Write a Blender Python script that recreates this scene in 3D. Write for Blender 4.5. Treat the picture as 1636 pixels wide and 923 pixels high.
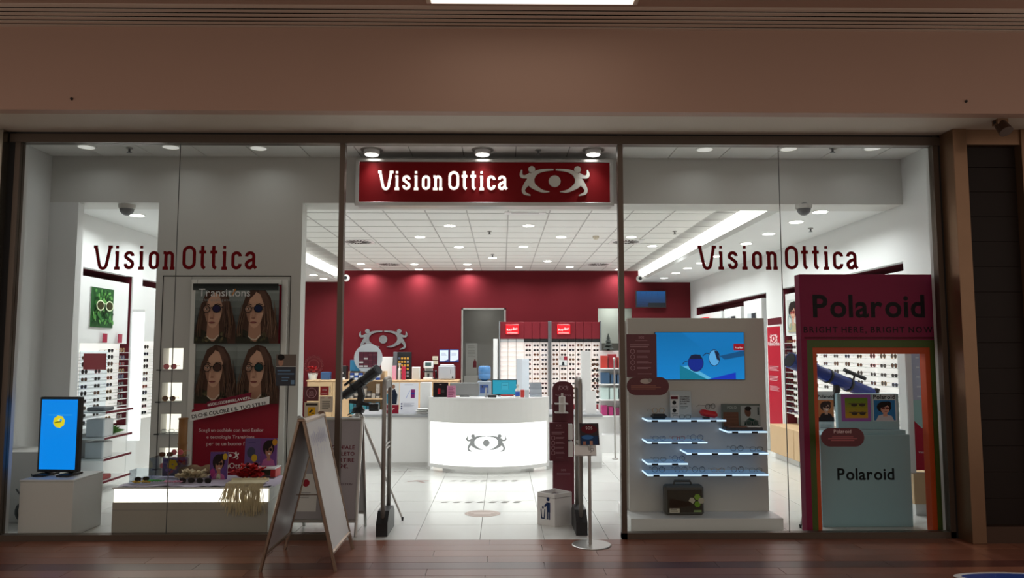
import bpy, math, random
from mathutils import Vector, Matrix, Euler
random.seed(7)
for o in list(bpy.data.objects): bpy.data.objects.remove(o)
scn = bpy.context.scene
COL = scn.collection
PI = math.pi

# ------------------------------------------------------------------ camera
F = 1190.0; CX, CY = 818.0, 461.5; HCAM = 1.75
PITCH = math.atan(99/F); YAW = -math.atan(16/F)
ROT = Euler((PI/2+PITCH, 0, YAW)).to_matrix()
def ray(px, py): return ROT @ Vector(((px-CX)/F, -(py-CY)/F, -1))
_d = ray(780, 862); CAMY = HCAM/_d.z*_d.y          # the threshold (floor, z=0) lies at y = 0
CAM = Vector((0, CAMY, HCAM))
def P(px, py, Y):
    d = ray(px, py); return CAM + d*((Y-CAM.y)/d.y)
def G(px, py, Z=0.0):
    d = ray(px, py); return CAM + d*((Z-CAM.z)/d.z)
def PX(px, py, X):
    d = ray(px, py); return CAM + d*((X-CAM.x)/d.x)
cam = bpy.data.cameras.new('camera'); cam.sensor_width = 36; cam.lens = F/1636*36
co = bpy.data.objects.new('camera', cam); COL.objects.link(co)
co.location = CAM; co.rotation_euler = (PI/2+PITCH, 0, YAW); scn.camera = co

# ------------------------------------------------------------------ world, exposure
w = bpy.data.worlds.new('world'); scn.world = w; w.use_nodes = True
w.node_tree.nodes['Background'].inputs[0].default_value = (1.0, .86, .76, 1)
w.node_tree.nodes['Background'].inputs[1].default_value = .52
vs = scn.view_settings; vs.view_transform = 'Standard'; vs.look = 'None'; vs.gamma = 1; vs.use_curve_mapping = False; vs.exposure = 0.0
cy = scn.cycles; cy.max_bounces = 6; cy.diffuse_bounces = 3; cy.glossy_bounces = 3; cy.transparent_max_bounces = 16; cy.caustics_reflective = False; cy.caustics_refractive = False
DOWNLIGHT_W = 17.5

# ------------------------------------------------------------------ helpers
def lin(v): return v/12.92 if v <= .04045 else ((v+.055)/1.055)**2.4
def C(r, g=None, b=None):
    if isinstance(r, str):
        r = r.lstrip('#'); r, g, b = (int(r[i:i+2], 16) for i in (0, 2, 4))
    return (lin(r/255), lin(g/255), lin(b/255), 1)
MATS = {}
def M(name, col=None, rough=.5, metal=0., em=0., noise=0., nscale=8., bump=0., emcol=None, spec=None):
    if name in MATS: return MATS[name]
    m = bpy.data.materials.new(name); m.use_nodes = True; MATS[name] = m
    nt = m.node_tree; b = nt.nodes['Principled BSDF']
    c = C(col) if isinstance(col, str) else C(*col)
    b.inputs['Base Color'].default_value = c; b.inputs['Roughness'].default_value = rough; b.inputs['Metallic'].default_value = metal
    if spec is not None: b.inputs['Specular IOR Level'].default_value = spec
    if em:
        b.inputs['Emission Color'].default_value = c if emcol is None else C(emcol); b.inputs['Emission Strength'].default_value = em
    if noise or bump:
        tc = nt.nodes.new('ShaderNodeTexCoord'); nz = nt.nodes.new('ShaderNodeTexNoise'); nz.inputs['Scale'].default_value = nscale; nz.inputs['Detail'].default_value = 4
        nt.links.new(tc.outputs['Object'], nz.inputs['Vector'])
        if noise:
            mx = nt.nodes.new('ShaderNodeMix'); mx.data_type = 'RGBA'
            mx.inputs[6].default_value = tuple(x*(1-noise) for x in c[:3])+(1,); mx.inputs[7].default_value = tuple(min(1, x*(1+noise)) for x in c[:3])+(1,)
            nt.links.new(nz.outputs['Fac'], mx.inputs[0]); nt.links.new(mx.outputs[2], b.inputs['Base Color'])
        if bump:
            bp = nt.nodes.new('ShaderNodeBump'); bp.inputs['Strength'].default_value = bump; bp.inputs['Distance'].default_value = .01
            nt.links.new(nz.outputs['Fac'], bp.inputs['Height']); nt.links.new(bp.outputs['Normal'], b.inputs['Normal'])
    return m
def glass_mat(name, tint, refl, rough=.02):
    m = bpy.data.materials.new(name); m.use_nodes = True; MATS[name] = m
    nt = m.node_tree; nt.nodes.remove(nt.nodes['Principled BSDF']); out = nt.nodes['Material Output']
    t = nt.nodes.new('ShaderNodeBsdfTransparent'); t.inputs[0].default_value = tint
    g = nt.nodes.new('ShaderNodeBsdfGlossy'); g.inputs['Roughness'].default_value = rough
    mx = nt.nodes.new('ShaderNodeMixShader'); fr = nt.nodes.new('ShaderNodeLayerWeight'); fr.inputs[0].default_value = refl
    mp = nt.nodes.new('ShaderNodeMath'); mp.operation = 'MULTIPLY'; mp.inputs[1].default_value = .5
    nt.links.new(fr.outputs['Fresnel'], mp.inputs[0]); nt.links.new(mp.outputs[0], mx.inputs[0])
    nt.links.new(t.outputs[0], mx.inputs[1]); nt.links.new(g.outputs[0], mx.inputs[2]); nt.links.new(mx.outputs[0], out.inputs[0])
    return m
def vcol_mat(name, em=0., rough=.45):
    m = bpy.data.materials.new(name); m.use_nodes = True; MATS[name] = m
    nt = m.node_tree; b = nt.nodes['Principled BSDF']; a = nt.nodes.new('ShaderNodeVertexColor'); a.layer_name = 'Col'
    b.inputs['Roughness'].default_value = rough; b.inputs['Specular IOR Level'].default_value = .15
    if em:
        b.inputs['Base Color'].default_value = (0.01, .01, .01, 1); nt.links.new(a.outputs[0], b.inputs['Emission Color']); b.inputs['Emission Strength'].default_value = em
    else: nt.links.new(a.outputs[0], b.inputs['Base Color'])
    return m
PRINT = vcol_mat('print'); SCREEN = vcol_mat('screen', 1.0); BACKLIT = vcol_mat('backlit_print', .55)

ORDN = ('first', 'second', 'third', 'fourth', 'fifth', 'sixth', 'seventh', 'eighth', 'ninth', 'tenth', 'eleventh', 'twelfth', 'thirteenth', 'fourteenth', 'fifteenth')
ORG = {}
def origin(o):
    while o is not None:
        if o.name in ORG: return ORG[o.name]
        o = o.parent
    return Vector((0, 0, 0))
def thing(name, label, cat, loc=(0, 0, 0), rotz=0, group=None, kind=None, local=False):
    o = bpy.data.objects.new(name, None); COL.objects.link(o); o.location = loc; o.rotation_euler = (0, 0, rotz); o.empty_display_size = .1
    o['label'] = label
    if cat: o['category'] = cat
    if group: o['group'] = group
    if kind: o['kind'] = kind
    ORG[o.name] = Vector((0, 0, 0)) if local else Vector(loc)
    return o
def tag(o, label, cat, group=None, kind=None):
    o['label'] = label
    if cat: o['category'] = cat
    if group: o['group'] = group
    if kind: o['kind'] = kind
    return o
def struct(o, label=None):
    o['kind'] = 'structure'
    if label: o['label'] = label
    return o
def copy_tree(o, parent=None):
    c = o.copy(); COL.objects.link(c)
    if parent is not None: c.parent = parent
    for ch in o.children: copy_tree(ch, c)
    return c
class MB:
    def __init__(s): s.v = []; s.f = []; s.m = []; s.mi = 0; s.c = None; s.smooth = False
    def add(s, vs, fs):
        n = len(s.v); s.v += [Vector(x) for x in vs]
        for f in fs: s.f.append([i+n for i in f]); s.m.append(s.mi)
        return s
    def box(s, x0, x1, y0, y1, z0, z1):
        return s.add([(x0,y0,z0),(x1,y0,z0),(x1,y1,z0),(x0,y1,z0),(x0,y0,z1),(x1,y0,z1),(x1,y1,z1),(x0,y1,z1)],
                     [(0,3,2,1),(4,5,6,7),(0,1,5,4),(1,2,6,5),(2,3,7,6),(3,0,4,7)])
    def rbox(s, x0, x1, y0, y1, z0, z1, r=.01):
        # box with chamfered edges
        r = min(r, (x1-x0)/2.01, (y1-y0)/2.01, (z1-z0)/2.01)
        vs = []; X = (x0, x1); Y = (y0, y1); Z = (z0, z1); idx = {}
        for i in (0, 1):
            for j in (0, 1):
                for k in (0, 1):
                    sx, sy, sz = (r, -r)[i], (r, -r)[j], (r, -r)[k]
                    for a, p in enumerate(((X[i], Y[j]+sy, Z[k]+sz), (X[i]+sx, Y[j], Z[k]+sz), (X[i]+sx, Y[j]+sy, Z[k]))):
                        idx[i, j, k, a] = len(vs); vs.append(p)
        fs = []
        for i in (0, 1):
            fs.append([idx[i,0,0,0], idx[i,1,0,0], idx[i,1,1,0], idx[i,0,1,0]])
            fs.append([idx[0,i,0,1], idx[1,i,0,1], idx[1,i,1,1], idx[0,i,1,1]])
            fs.append([idx[0,0,i,2], idx[1,0,i,2], idx[1,1,i,2], idx[0,1,i,2]])
            for j in (0, 1):
                fs.append([idx[i,j,0,0], idx[i,j,1,0], idx[i,j,1,1], idx[i,j,0,1]])
                fs.append([idx[i,0,j,0], idx[i,1,j,0], idx[i,1,j,2], idx[i,0,j,2]])
                fs.append([idx[0,i,j,1], idx[1,i,j,1], idx[1,i,j,2], idx[0,i,j,2]])
                for k in (0, 1): fs.append([idx[i,j,k,0], idx[i,j,k,1], idx[i,j,k,2]])
        return s.add(vs, fs)
    def tube(s, pts, r, n=8, closed=False, caps=True):
        pts = [Vector(p) for p in pts]; R = r if isinstance(r, (list, tuple)) else [r]*len(pts)
        N = len(pts); vs = []; fs = []; up = None
        for i, p in enumerate(pts):
            a = pts[(i-1) % N] if (i > 0 or closed) else p; b = pts[(i+1) % N] if (i < N-1 or closed) else p
            t = (b-a).normalized()
            if up is None: up = Vector((0, 0, 1)) if abs(t.z) < .9 else Vector((0, 1, 0))
            u = t.cross(up).normalized(); v = u.cross(t).normalized(); up = v
            for k in range(n):
                an = 2*PI*k/n+PI/n; vs.append(p+(u*math.cos(an)+v*math.sin(an))*R[i])
        for i in range(N if closed else N-1):
            for k in range(n):
                i2 = (i+1) % N; fs.append((i*n+k, i*n+(k+1) % n, i2*n+(k+1) % n, i2*n+k))
        if caps and not closed: fs.append(tuple(range(n-1, -1, -1))); fs.append(tuple((N-1)*n+k for k in range(n)))
        return s.add(vs, fs)
    def lathe(s, prof, c=(0, 0, 0), n=24, axis='z'):
        vs = []; fs = []
        for r, h in prof:
            for k in range(n):
                a = 2*PI*k/n; x, y = r*math.cos(a), r*math.sin(a)
                vs.append(Vector(c)+(Vector((x, y, h)) if axis == 'z' else Vector((x, h, y)) if axis == 'y' else Vector((h, x, y))))
        for i in range(len(prof)-1):
            for k in range(n): fs.append((i*n+k, i*n+(k+1) % n, (i+1)*n+(k+1) % n, (i+1)*n+k))
        fs.append(tuple(range(n-1, -1, -1))); fs.append(tuple((len(prof)-1)*n+k for k in range(n)))
        return s.add(vs, fs)
    def sphere(s, c, r, n=12, m=8, sq=(1, 1, 1)):
        prof = [(r*math.sin(PI*(i+.02)/(m+.04)), -r*math.cos(PI*(i+.02)/(m+.04))) for i in range(m+1)]
        k = len(s.v); s.lathe(prof, (0, 0, 0), n)
        for i in range(k, len(s.v)): v = s.v[i]; s.v[i] = Vector((v.x*sq[0]+c[0], v.y*sq[1]+c[1], v.z*sq[2]+c[2]))
        return s
    def prism(s, poly, o, u, v, t):
        # polygon (2D) in plane o + a*u + b*v, extruded by t along u x v (towards -)
        o, u, v = Vector(o), Vector(u), Vector(v); nrm = u.cross(v).normalized()*t; n = len(poly)
        vs = [o+u*a+v*b for a, b in poly]+[o+u*a+v*b-nrm for a, b in poly]
        fs = [tuple(range(n)), tuple(range(2*n-1, n-1, -1))]+[(i, i+n, (i+1) % n+n, (i+1) % n) for i in range(n)]
        return s.add(vs, fs)
    def strip(s, pts, wd, o, u, v, t):
        L, R = offset(pts, wd); o, u, v = Vector(o), Vector(u), Vector(v); nrm = u.cross(v).normalized()*t
        n = len(pts); vs = []
        for q in (L, R): vs += [o+u*a+v*b for a, b in q]
        vs += [x-nrm for x in vs]; fs = []
        for i in range(n-1):
            fs.append((n+i, n+i+1, i+1, i)); fs.append((2*n+i, 2*n+i+1, 3*n+i+1, 3*n+i))
            fs.append((i, i+1, 2*n+i+1, 2*n+i)); fs.append((n+i+1, n+i, 3*n+i, 3*n+i+1))
        fs.append((0, 2*n, 3*n, n)); fs.append((n-1, 2*n-1, 4*n-1, 3*n-1))
        return s.add(vs, fs)
    def arcwall(s, c, r0, r1, a0, a1, z0, z1, n=24):
        vs = []; fs = []
        for i in range(n+1):
            a = a0+(a1-a0)*i/n
            for r, z in ((r0, z0), (r1, z0), (r1, z1), (r0, z1)): vs.append((c[0]+r*math.sin(a), c[1]-r*math.cos(a), z))
        for i in range(n):
            for k in range(4): fs.append((i*4+k, i*4+(k+1) % 4, i*4+4+(k+1) % 4, i*4+4+k))
        fs.append((0, 3, 2, 1)); fs.append((n*4, n*4+1, n*4+2, n*4+3))
        return s.add(vs, fs)
    def xform(s, mat, start=0):
        for i in range(start, len(s.v)): s.v[i] = mat @ s.v[i]
        return s
    def mesh(s, name, mats, off=Vector((0, 0, 0)), smooth=False):
        me = bpy.data.meshes.new(name); me.from_pydata([tuple(x-off) for x in s.v], [], s.f)
        for m in (mats if isinstance(mats, (list, tuple)) else [mats]): me.materials.append(m)
        for p, k in zip(me.polygons, s.m): p.material_index = k; p.use_smooth = smooth
        me.update(); 
        return me
    def build(s, name, mat, parent=None, smooth=False):
        me = s.mesh(name, mat, origin(parent), smooth)
        o = bpy.data.objects.new(name, me); COL.objects.link(o)
        if parent is not None: o.parent = parent
        return o
def offset(pts, wd):
    n = len(pts); W = wd if isinstance(wd, (list, tuple)) else [wd]*n; L = []; R = []
    for i in range(n):
        p = Vector(pts[i]).to_2d() if len(pts[i]) > 2 else Vector(pts[i])
        a = Vector(pts[max(i-1, 0)]); b = Vector(pts[min(i+1, n-1)])
        d1 = (p-a).normalized() if i > 0 else (b-p).normalized(); d2 = (b-p).normalized() if i < n-1 else d1
        t = (d1+d2); t = t.normalized() if t.length > 1e-6 else d1
        nn = Vector((-t.y, t.x)); k = W[i]/2/max(.5, nn.dot(Vector((-d1.y, d1.x))))
        L.append(tuple(p+nn*k)); R.append(tuple(p-nn*k))
    return L, R
def box(name, mat, parent, *a, r=0):
    m = MB(); m.rbox(*a, r=r) if r else m.box(*a); return m.build(name, mat, parent)
def arc(cx, cy, r, a0, a1, n=8, ry=None):
    ry = r if ry is None else ry
    return [(cx+r*math.cos(math.radians(a0+(a1-a0)*i/n)), cy+ry*math.sin(math.radians(a0+(a1-a0)*i/n))) for i in range(n+1)]

# ---- glyphs (built-in font), cached one by one
GLY = {}
def glyph(ch, bold):
    if (ch, bold) in GLY: return GLY[ch, bold]
    cu = bpy.data.curves.new('g', 'FONT'); cu.body = ch; cu.size = 1; cu.resolution_u = 3
    if bold: cu.offset = .022
    ob = bpy.data.objects.new('g', cu); COL.objects.link(ob); dg = bpy.context.evaluated_depsgraph_get(); me = ob.evaluated_get(dg).to_mesh()
    vs = [(v.co.x, v.co.y) for v in me.vertices]; fs = [tuple(p.vertices) for p in me.polygons]
    bpy.data.objects.remove(ob); bpy.data.curves.remove(cu)
    x0 = min([v[0] for v in vs], default=0); x1 = max([v[0] for v in vs], default=.25)
    GLY[ch, bold] = ([(a-x0, b) for a, b in vs], fs, x1-x0); return GLY[ch, bold]
def layout(txt, size, bold=False, track=.09):
    x = 0; out = []
    for ch in txt:
        if ch == ' ': x += .28*size; continue
        vs, fs, wd = glyph(ch, bold); out.append((vs, fs, x)); x += (wd+track)*size
    return out, x-track*size
for ch in 'ABCDEFGHIJKLMNOPQRSTUVWXYZabcdefghijklmnopqrstuvwxyz0123456789.,?#€-/!':
    for b in (False, True): glyph(ch, b)
class Canvas:
    """flat print: coloured shapes on a plane (o + a*u + b*v), layered by 0.4 mm"""
    def __init__(s, o, u, v, step=.0004): s.o, s.u, s.v = Vector(o), Vector(u).normalized(), Vector(v).normalized(); s.n = s.u.cross(s.v).normalized(); s.vs = []; s.fs = []; s.cs = []; s.k = 0; s.step = step
    def raw(s, pts, faces, col):
        s.k += 1; n = len(s.vs); s.vs += [s.o+s.u*a+s.v*b+s.n*(s.k*s.step) for a, b in pts]; c = C(col) if isinstance(col, str) else C(*col)
        for f in faces: s.fs.append(tuple(i+n for i in f)); s.cs.append(c)
        return s
    def poly(s, pts, col): return s.raw(pts, [tuple(range(len(pts)))], col)
    def rect(s, x0, y0, x1, y1, col): return s.poly([(x0, y0), (x1, y0), (x1, y1), (x0, y1)], col)
    def ell(s, cx, cy, rx, ry, col, rot=0, n=24):
        ca, sa = math.cos(rot), math.sin(rot)
        return s.poly([(cx+rx*math.cos(2*PI*i/n)*ca-ry*math.sin(2*PI*i/n)*sa, cy+rx*math.cos(2*PI*i/n)*sa+ry*math.sin(2*PI*i/n)*ca) for i in range(n)], col)
    def line(s, pts, wd, col):
        L, R = offset(pts, wd); n = len(pts); return s.raw(L+R, [(n+i, n+i+1, i+1, i) for i in range(n-1)], col)
    def ring(s, cx, cy, r, wd, col, ry=None): return s.line(arc(cx, cy, r, 0, 360, 24, ry), wd, col)
    def grad(s, x0, y0, x1, y1, c0, c1, n=12):
        for i in range(n):
            t = i/(n-1); s.rect(x0, y0+(y1-y0)*i/n, x1, y0+(y1-y0)*(i+1)/n, tuple(a+(b-a)*t for a, b in zip(c0, c1))); s.k -= 1
        s.k += 1; return s
    def text(s, txt, x, y, size, col, align='l', bold=False, track=.09, rot=0, width=None):
        out, wd = layout(txt, size, bold, track)
        if width: size *= width/wd; out, wd = layout(txt, size, bold, track)
        dx = 0 if align == 'l' else -wd/2 if align == 'c' else -wd; vs = []; fs = []; ca, sa = math.cos(rot), math.sin(rot)
        for gv, gf, gx in out:
            n = len(vs)
            for a, b in gv: A, B = a*size+gx+dx, b*size; vs.append((x+A*ca-B*sa, y+A*sa+B*ca))
            fs += [tuple(i+n for i in f) for f in gf]
        return s.raw(vs, fs, col)
    def greek(s, x, y, wd, h, col, n=3, align='l'):
        # lines of tiny print too small to read
        for i in range(n):
            l = wd*random.uniform(.7, 1); x0 = x if align == 'l' else x-l/2
            s.rect(x0, y-i*h*1.9, x0+l, y-i*h*1.9+h*.8, col); s.k -= 1
        s.k += 1; return s
    def build(s, name, parent=None, mat=None):
        off = origin(parent); me = bpy.data.meshes.new(name); me.from_pydata([tuple(v-off) for v in s.vs], [], s.fs); me.materials.append(mat or PRINT)
        at = me.color_attributes.new('Col', 'FLOAT_COLOR', 'CORNER'); i = 0; flat = []
        for p, c in zip(me.polygons, s.cs): flat += list(c)*len(p.vertices)
        at.data.foreach_set('color', flat)
        o = bpy.data.objects.new(name, me); COL.objects.link(o)
        if parent is not None: o.parent = parent
        return o

# ---- the shop's lettering, drawn in strokes (cap height 1, baseline 0)
SW = .135
def st_o(x, wd, h): r = (wd-SW)/2; c = x+wd/2; return [(c+r, h/2)]+arc(c, h-SW/2-r, r, 0, 180, 8)+arc(c, SW/2+r, r, 180, 360, 8)+[(c+r, h/2)]
def letters_shop():
    out = []
    def i(x): out.append(('i', [[(x+.115, 0), (x+.115, .76)], [(x+.03, .7), (x+.12, .7)], [(x, .05), (x+.23, .05)]], [(x+.05, .87, x+.17, .99)]))
    out.append(('v', [[(.10, .94), (.26, .16)]+arc(.40, .17, .13, 190, 350, 6)+[(.54, .16), (.68, .94)], [(0, .94), (.17, .94)], [(.6, .94), (.79, .94)]], []))
    i(.87)
    x = 1.265; r = .145; c = x+.215
    out.append(('s', [[(c+r, .56)]+arc(c, .77-SW/2-r, r, 10, 200, 8)+[(c-r+.02, .5), (c, .41), (c+r-.02, .31)]+arc(c, SW/2+r, r, 20, -190, 8)], []))
    i(1.87)
    out.append(('o', [st_o(2.29, .43, .77)], []))
    x = 2.87; out.append(('n', [[(x+.13, 0), (x+.13, .74)], [(x+.02, .70), (x+.13, .70)], [(x, .05), (x+.23, .05)], [(x+.13, .5)]+arc(x+.265, .565, .135, 170, 0, 7)+[(x+.40, 0)], [(x+.31, .05), (x+.5, .05)]], []))
    out.append(('o', [st_o(3.68, .56, 1.0)], []))
    for x in (4.37, 4.83): out.append(('t', [[(x+.14, .99), (x+.14, .2), (x+.17, .1), (x+.25, .05)], [(x, .73), (x+.29, .73)]], []))
    i(5.31)
    x = 5.71; c = x+.215; r = .15
    out.append(('c', [[(c+r, .55)]+arc(c, .77-SW/2-r, r, 10, 180, 8)+arc(c, SW/2+r, r, 180, 350, 8)+[(c+r, .24)]], []))
    x = 6.25; c = x+.24
    out.append(('a', [[(c-.15, .55)]+arc(c, .77-SW/2-.15, .15, 165, 0, 8)+[(c+.15, .16), (c+.25, .05)], [(c+.15, .44), (c-.06, .36), (c-.15, .26), (c-.15, .17), (c-.08, .08), (c+.02, .07), (c+.15, .2)]], []))
    return out
def shop_lettering(parent, o, u, v, width, t, mat):
    k = width/6.75; o, u, v = Vector(o), Vector(u)*k, Vector(v)*k
    for nm, strokes, rects in letters_shop():
        m = MB()
        nv = u.cross(v).normalized()
        for q, s in enumerate(strokes): m.strip(s, SW if nm != 'v' else .13, o+nv*(.0002*q), u, v, t)
        for x0, y0, x1, y1 in rects: m.prism([(x0, y0), (x1, y0), (x1, y1), (x0, y1)], o, u, v, t)
        m.build('letter', mat, parent)
FIG = [[(340,300,130),(400,218,95),(500,165,62),(620,142,45),(755,135,30)],
       [(345,235,110),(335,350,140),(372,425,112),(460,490,75),(560,537,50),(680,545,14)],
       [(300,360,110),(238,440,78),(206,510,62),(228,572,55),(335,612,20)],
       [(345,235,100),(250,268,62),(182,262,60),(163,215,52),(178,140,22)]]
def smooth(pts, n=5):
    out = []; N = len(pts)
    for i in range(N-1):
        p0, p1, p2, p3 = pts[max(i-1, 0)], pts[i], pts[i+1], pts[min(i+2, N-1)]
        for j in range(n):
            t = j/n; out.append(tuple(.5*((2*b)+(-a+c)*t+(2*a-5*b+4*c-d)*t*t+(-a+3*b-3*c+d)*t**3) for a, b, c, d in zip(p0, p1, p2, p3)))
    out.append(tuple(pts[-1])); return out
def emblem_shapes():
    # unit: total width 1, centre (0,0); list of (points, widths), circles
    k = 1/1270.; S = []; Cc = []
    for sg in (-1, 1):
        for f in FIG:
            q = smooth(f); S.append(([((p[0]-775)*k*(-sg), (350-p[1])*k) for p in q], [p[2]*k for p in q]))
        Cc.append(((357-775)*k*(-sg), (350-133)*k, 62*k))
    Cc.append((0, 0, 108*k)); return S, Cc
def emblem(parent, o, u, v, width, t, mat, name='figure'):
    S, Cc = emblem_shapes(); o, u, v = Vector(o), Vector(u)*width, Vector(v)*width
    for h in (0, 1):
        m = MB()
        nv = u.cross(v).normalized()
        for q, (s, wds) in enumerate(S[h*4:h*4+4]): m.strip(s, wds, o+nv*(.0008*q), u, v, t)
        x, y, r = Cc[h]; m.prism(arc(x, y, r, 0, 345, 20), o+nv*.004, u, v, t); m.build(name, mat, parent)
    x, y, r = Cc[2]; MB().prism(arc(x, y, r, 0, 350, 28), o, u, v, t).build('pupil', mat, parent)
def emblem_print(cv, cx, cy, width, col):
    S, Cc = emblem_shapes()
    for s, wds in S: cv.line([(cx+a*width, cy+b*width) for a, b in s], [x*width for x in wds], col)
    for x, y, r in Cc: cv.ell(cx+x*width, cy+y*width, r*width, r*width, col)

# ------------------------------------------------------------------ materials
white = M('white_paint', (226, 227, 226), .55, noise=.015, nscale=3)
white2 = M('white_laminate', (228, 228, 226), .3, noise=.01)
greyw = M('partition_paint', (205, 204, 199), .55, noise=.02, nscale=2)
red = M('red_wall_paint', (92, 21, 28), .7, spec=.12, noise=.04, nscale=2)
darkred = M('dark_red_panel', (92, 24, 36), .6, spec=.15, noise=.03)
redlet = M('red_vinyl', (104, 8, 16), .6, spec=.08)
tilem = M('floor_tile', (206, 206, 201), .22, noise=.02, nscale=2)
grout = M('grout', (140, 138, 132), .8, noise=.05)
ctile = M('ceiling_tile', (226, 225, 221), .8, noise=.02, nscale=30, bump=.05)
cgrid = M('ceiling_grid', (150, 148, 144), .6, noise=.02)
alu = M('aluminium', (178, 176, 172), .32, .85, noise=.03, nscale=20)
steel = M('brushed_steel', (170, 165, 152), .22, .95, noise=.08, nscale=6)
bronze = M('bronze_metal', (134, 104, 80), .3, .7, noise=.08, nscale=5)
framem = M('frame_bronze', (92, 80, 70), .35, .6, noise=.05, nscale=10)
black = M('black_plastic', (22, 22, 24), .4, noise=.1)
dark = M('dark_recess', (10, 9, 9), .7, noise=.1)
grey = M('grey_laminate', (150, 152, 154), .4, noise=.02)
midgrey = M('mid_grey', (120, 122, 124), .5, noise=.03)
oak = M('oak_veneer', (205, 172, 132), .5, noise=.08, nscale=6)
fasc = M('fascia_paint', (176, 142, 124), .6, noise=.03, nscale=1.5)
soff = M('soffit_paint', (196, 182, 166), .6, noise=.02, nscale=1.5)
lampm = M('lamp_lens', (255, 252, 244), .4, em=9.)
strip_m = M('light_strip', (255, 255, 250), .4, em=2.6)
litpanel = M('lit_panel', (244, 232, 226), .5, em=.42)
litwarm = M('lit_warm_panel', (255, 250, 236), .5, em=1.1)
shelflit = M('lit_shelf_edge', (200, 228, 255), .3, em=1.3)
pane = glass_mat('window_glass', (.94, .95, .94, 1), .12)
acryl = glass_mat('acrylic', (.90, .94, .97, 1), .3)
shelfglass = M('blue_shelf_glass', (120, 165, 205), .15, em=.22)
lensdark = M('dark_lens', (26, 24, 26), .1); lensbrown = M('brown_lens', (90, 52, 30), .12)
lensclear = glass_mat('clear_lens', (.86, .9, .92, 1), .4)

# ------------------------------------------------------------------ key dimensions
Yh = 1.50                                   # front of the inner header / partition line
zf = P(800, 230, 0).z; zt = P(800, 213.5, 0).z     # glass top, frame top
Z1 = P(800, 252, Yh).z                      # front zone ceiling
Z2 = P(800, 325, Yh).z                      # header underside = side soffits
Z3 = Z2+.29                                 # raised ceiling
YB = G(802, 432, Z3).y                      # back wall
XR = P(1442.5, 325, Yh).x; XL = P(80, 323, Yh).x
XSR = G(1022, 431, Z3).x; XSL = G(545, 431, Z3).x-.02
XSL = min(XSL, -3.6) if XSL > -3.6 else XSL
Yf = G(800, 178, zt).y; zc = P(800, 46, Yf).z

# ================================================================== STRUCTURE
# ---- mall side
fl = thing('floor_mall', 'glossy red brown wood plank floor in front of the shop', None, kind='structure')
box('subfloor', grout, fl, -9, 9, -9, 0, -.08, -.012)
plankm = []
for i, c in enumerate(((122, 74, 56), (132, 82, 62), (112, 66, 50), (126, 78, 60), (84, 44, 36))):
    m = M('wood_plank_%d' % i, c, .3, noise=.10, nscale=5); plankm.append(m)
    nt = m.node_tree; tc = [n for n in nt.nodes if n.type == 'TEX_COORD'][0]; nz = [n for n in nt.nodes if n.type == 'TEX_NOISE'][0]
    mp = nt.nodes.new('ShaderNodeMapping'); mp.inputs['Scale'].default_value = (.5, 7, 1); nt.links.new(tc.outputs['Object'], mp.inputs[0]); nt.links.new(mp.outputs[0], nz.inputs['Vector'])
PW, PL = .185, 1.42
pl_mesh = [MB().rbox(-PL/2+.0015, PL/2-.0015, -PW/2+.0015, PW/2-.0015, -.012, 0, r=.0012).mesh('plank', m) for m in plankm]
for r in range(18):
    offx = (r*.47) % PL
    for k in range(-4, 4):
        o = bpy.data.objects.new('plank', pl_mesh[4] if r in (4, 10) else pl_mesh[random.randrange(4)]); COL.objects.link(o); o.parent = fl
        o.location = (k*PL+offx+.6, -PW*(r+.5), 0)
# fascia, soffit, mall ceiling
box('wall_fascia', fasc, None, -12, 12, Yf, Yf+.12, zt+.0, zc+.3); struct(bpy.data.objects['wall_fascia'])
struct(box('trim_soffit', soff, None, -12, 12, Yf+.12, .14, zt, zt+.08))
Yv = G(800, 11, zc).y
cm = thing('ceiling_mall', 'mall ceiling with slot diffuser and light panel', None, kind='structure')
box('panel', fasc, cm, -12, 12, -3.4, Yv-.02, zc, zc+.1)
box('panel', M('slot_black', (4, 4, 4), .9, spec=0.), cm, -12, 12, Yv-.02, Yf, zc+.03, zc+.14)
lv = thing('linear_slot_diffuser', 'long metal slot air diffuser running along the mall ceiling above the fascia', 'air vent', (0, Yv, zc))
nb = 5
for i in range(nb+1):
    y0 = Yv+(Yf-Yv)*i/(nb+.55); bwd = (Yf-Yv)/(nb+.55)*(.6 if i < nb else .55)
    box('bar', M('vent_metal', (214, 194, 178), .5), lv, -12, 12, y0, y0+bwd, zc-.006, zc)
box('rail', M('vent_metal'), lv, -12, 12, Yv-.02, Yv, zc-.004, zc+.06)
Yl = G(800, 5, zc-.03).y; lx0, lx1 = G(690, 2, zc).x, G(1010, 2, zc).x
lp = thing('ceiling_light', 'bright oblong mall ceiling light at the top edge above the sign', 'light', ((lx0+lx1)/2, Yl-.2, zc))
box('frame', M('vent_metal'), lp, lx0-.04, lx1+.04, Yl-.44, Yl+.02, zc-.03, zc)
box('diffuser', M('mall_lamp', (255, 246, 232), .4, em=1.3), lp, lx0, lx1, Yl-.40, Yl, zc-.036, zc-.03)
def area(name, loc, w, size, col=(1, 1, 1), shape='DISK', rot=(0, 0, 0), spread=160, sy=None):
    L = bpy.data.lights.new(name, 'AREA'); L.energy = w; L.shape = shape; L.size = size; L.color = col; L.spread = math.radians(spread)
    if sy: L.size_y = sy
    o = bpy.data.objects.new(name, L); COL.objects.link(o); o.location = loc; o.rotation_euler = rot; return o

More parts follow.
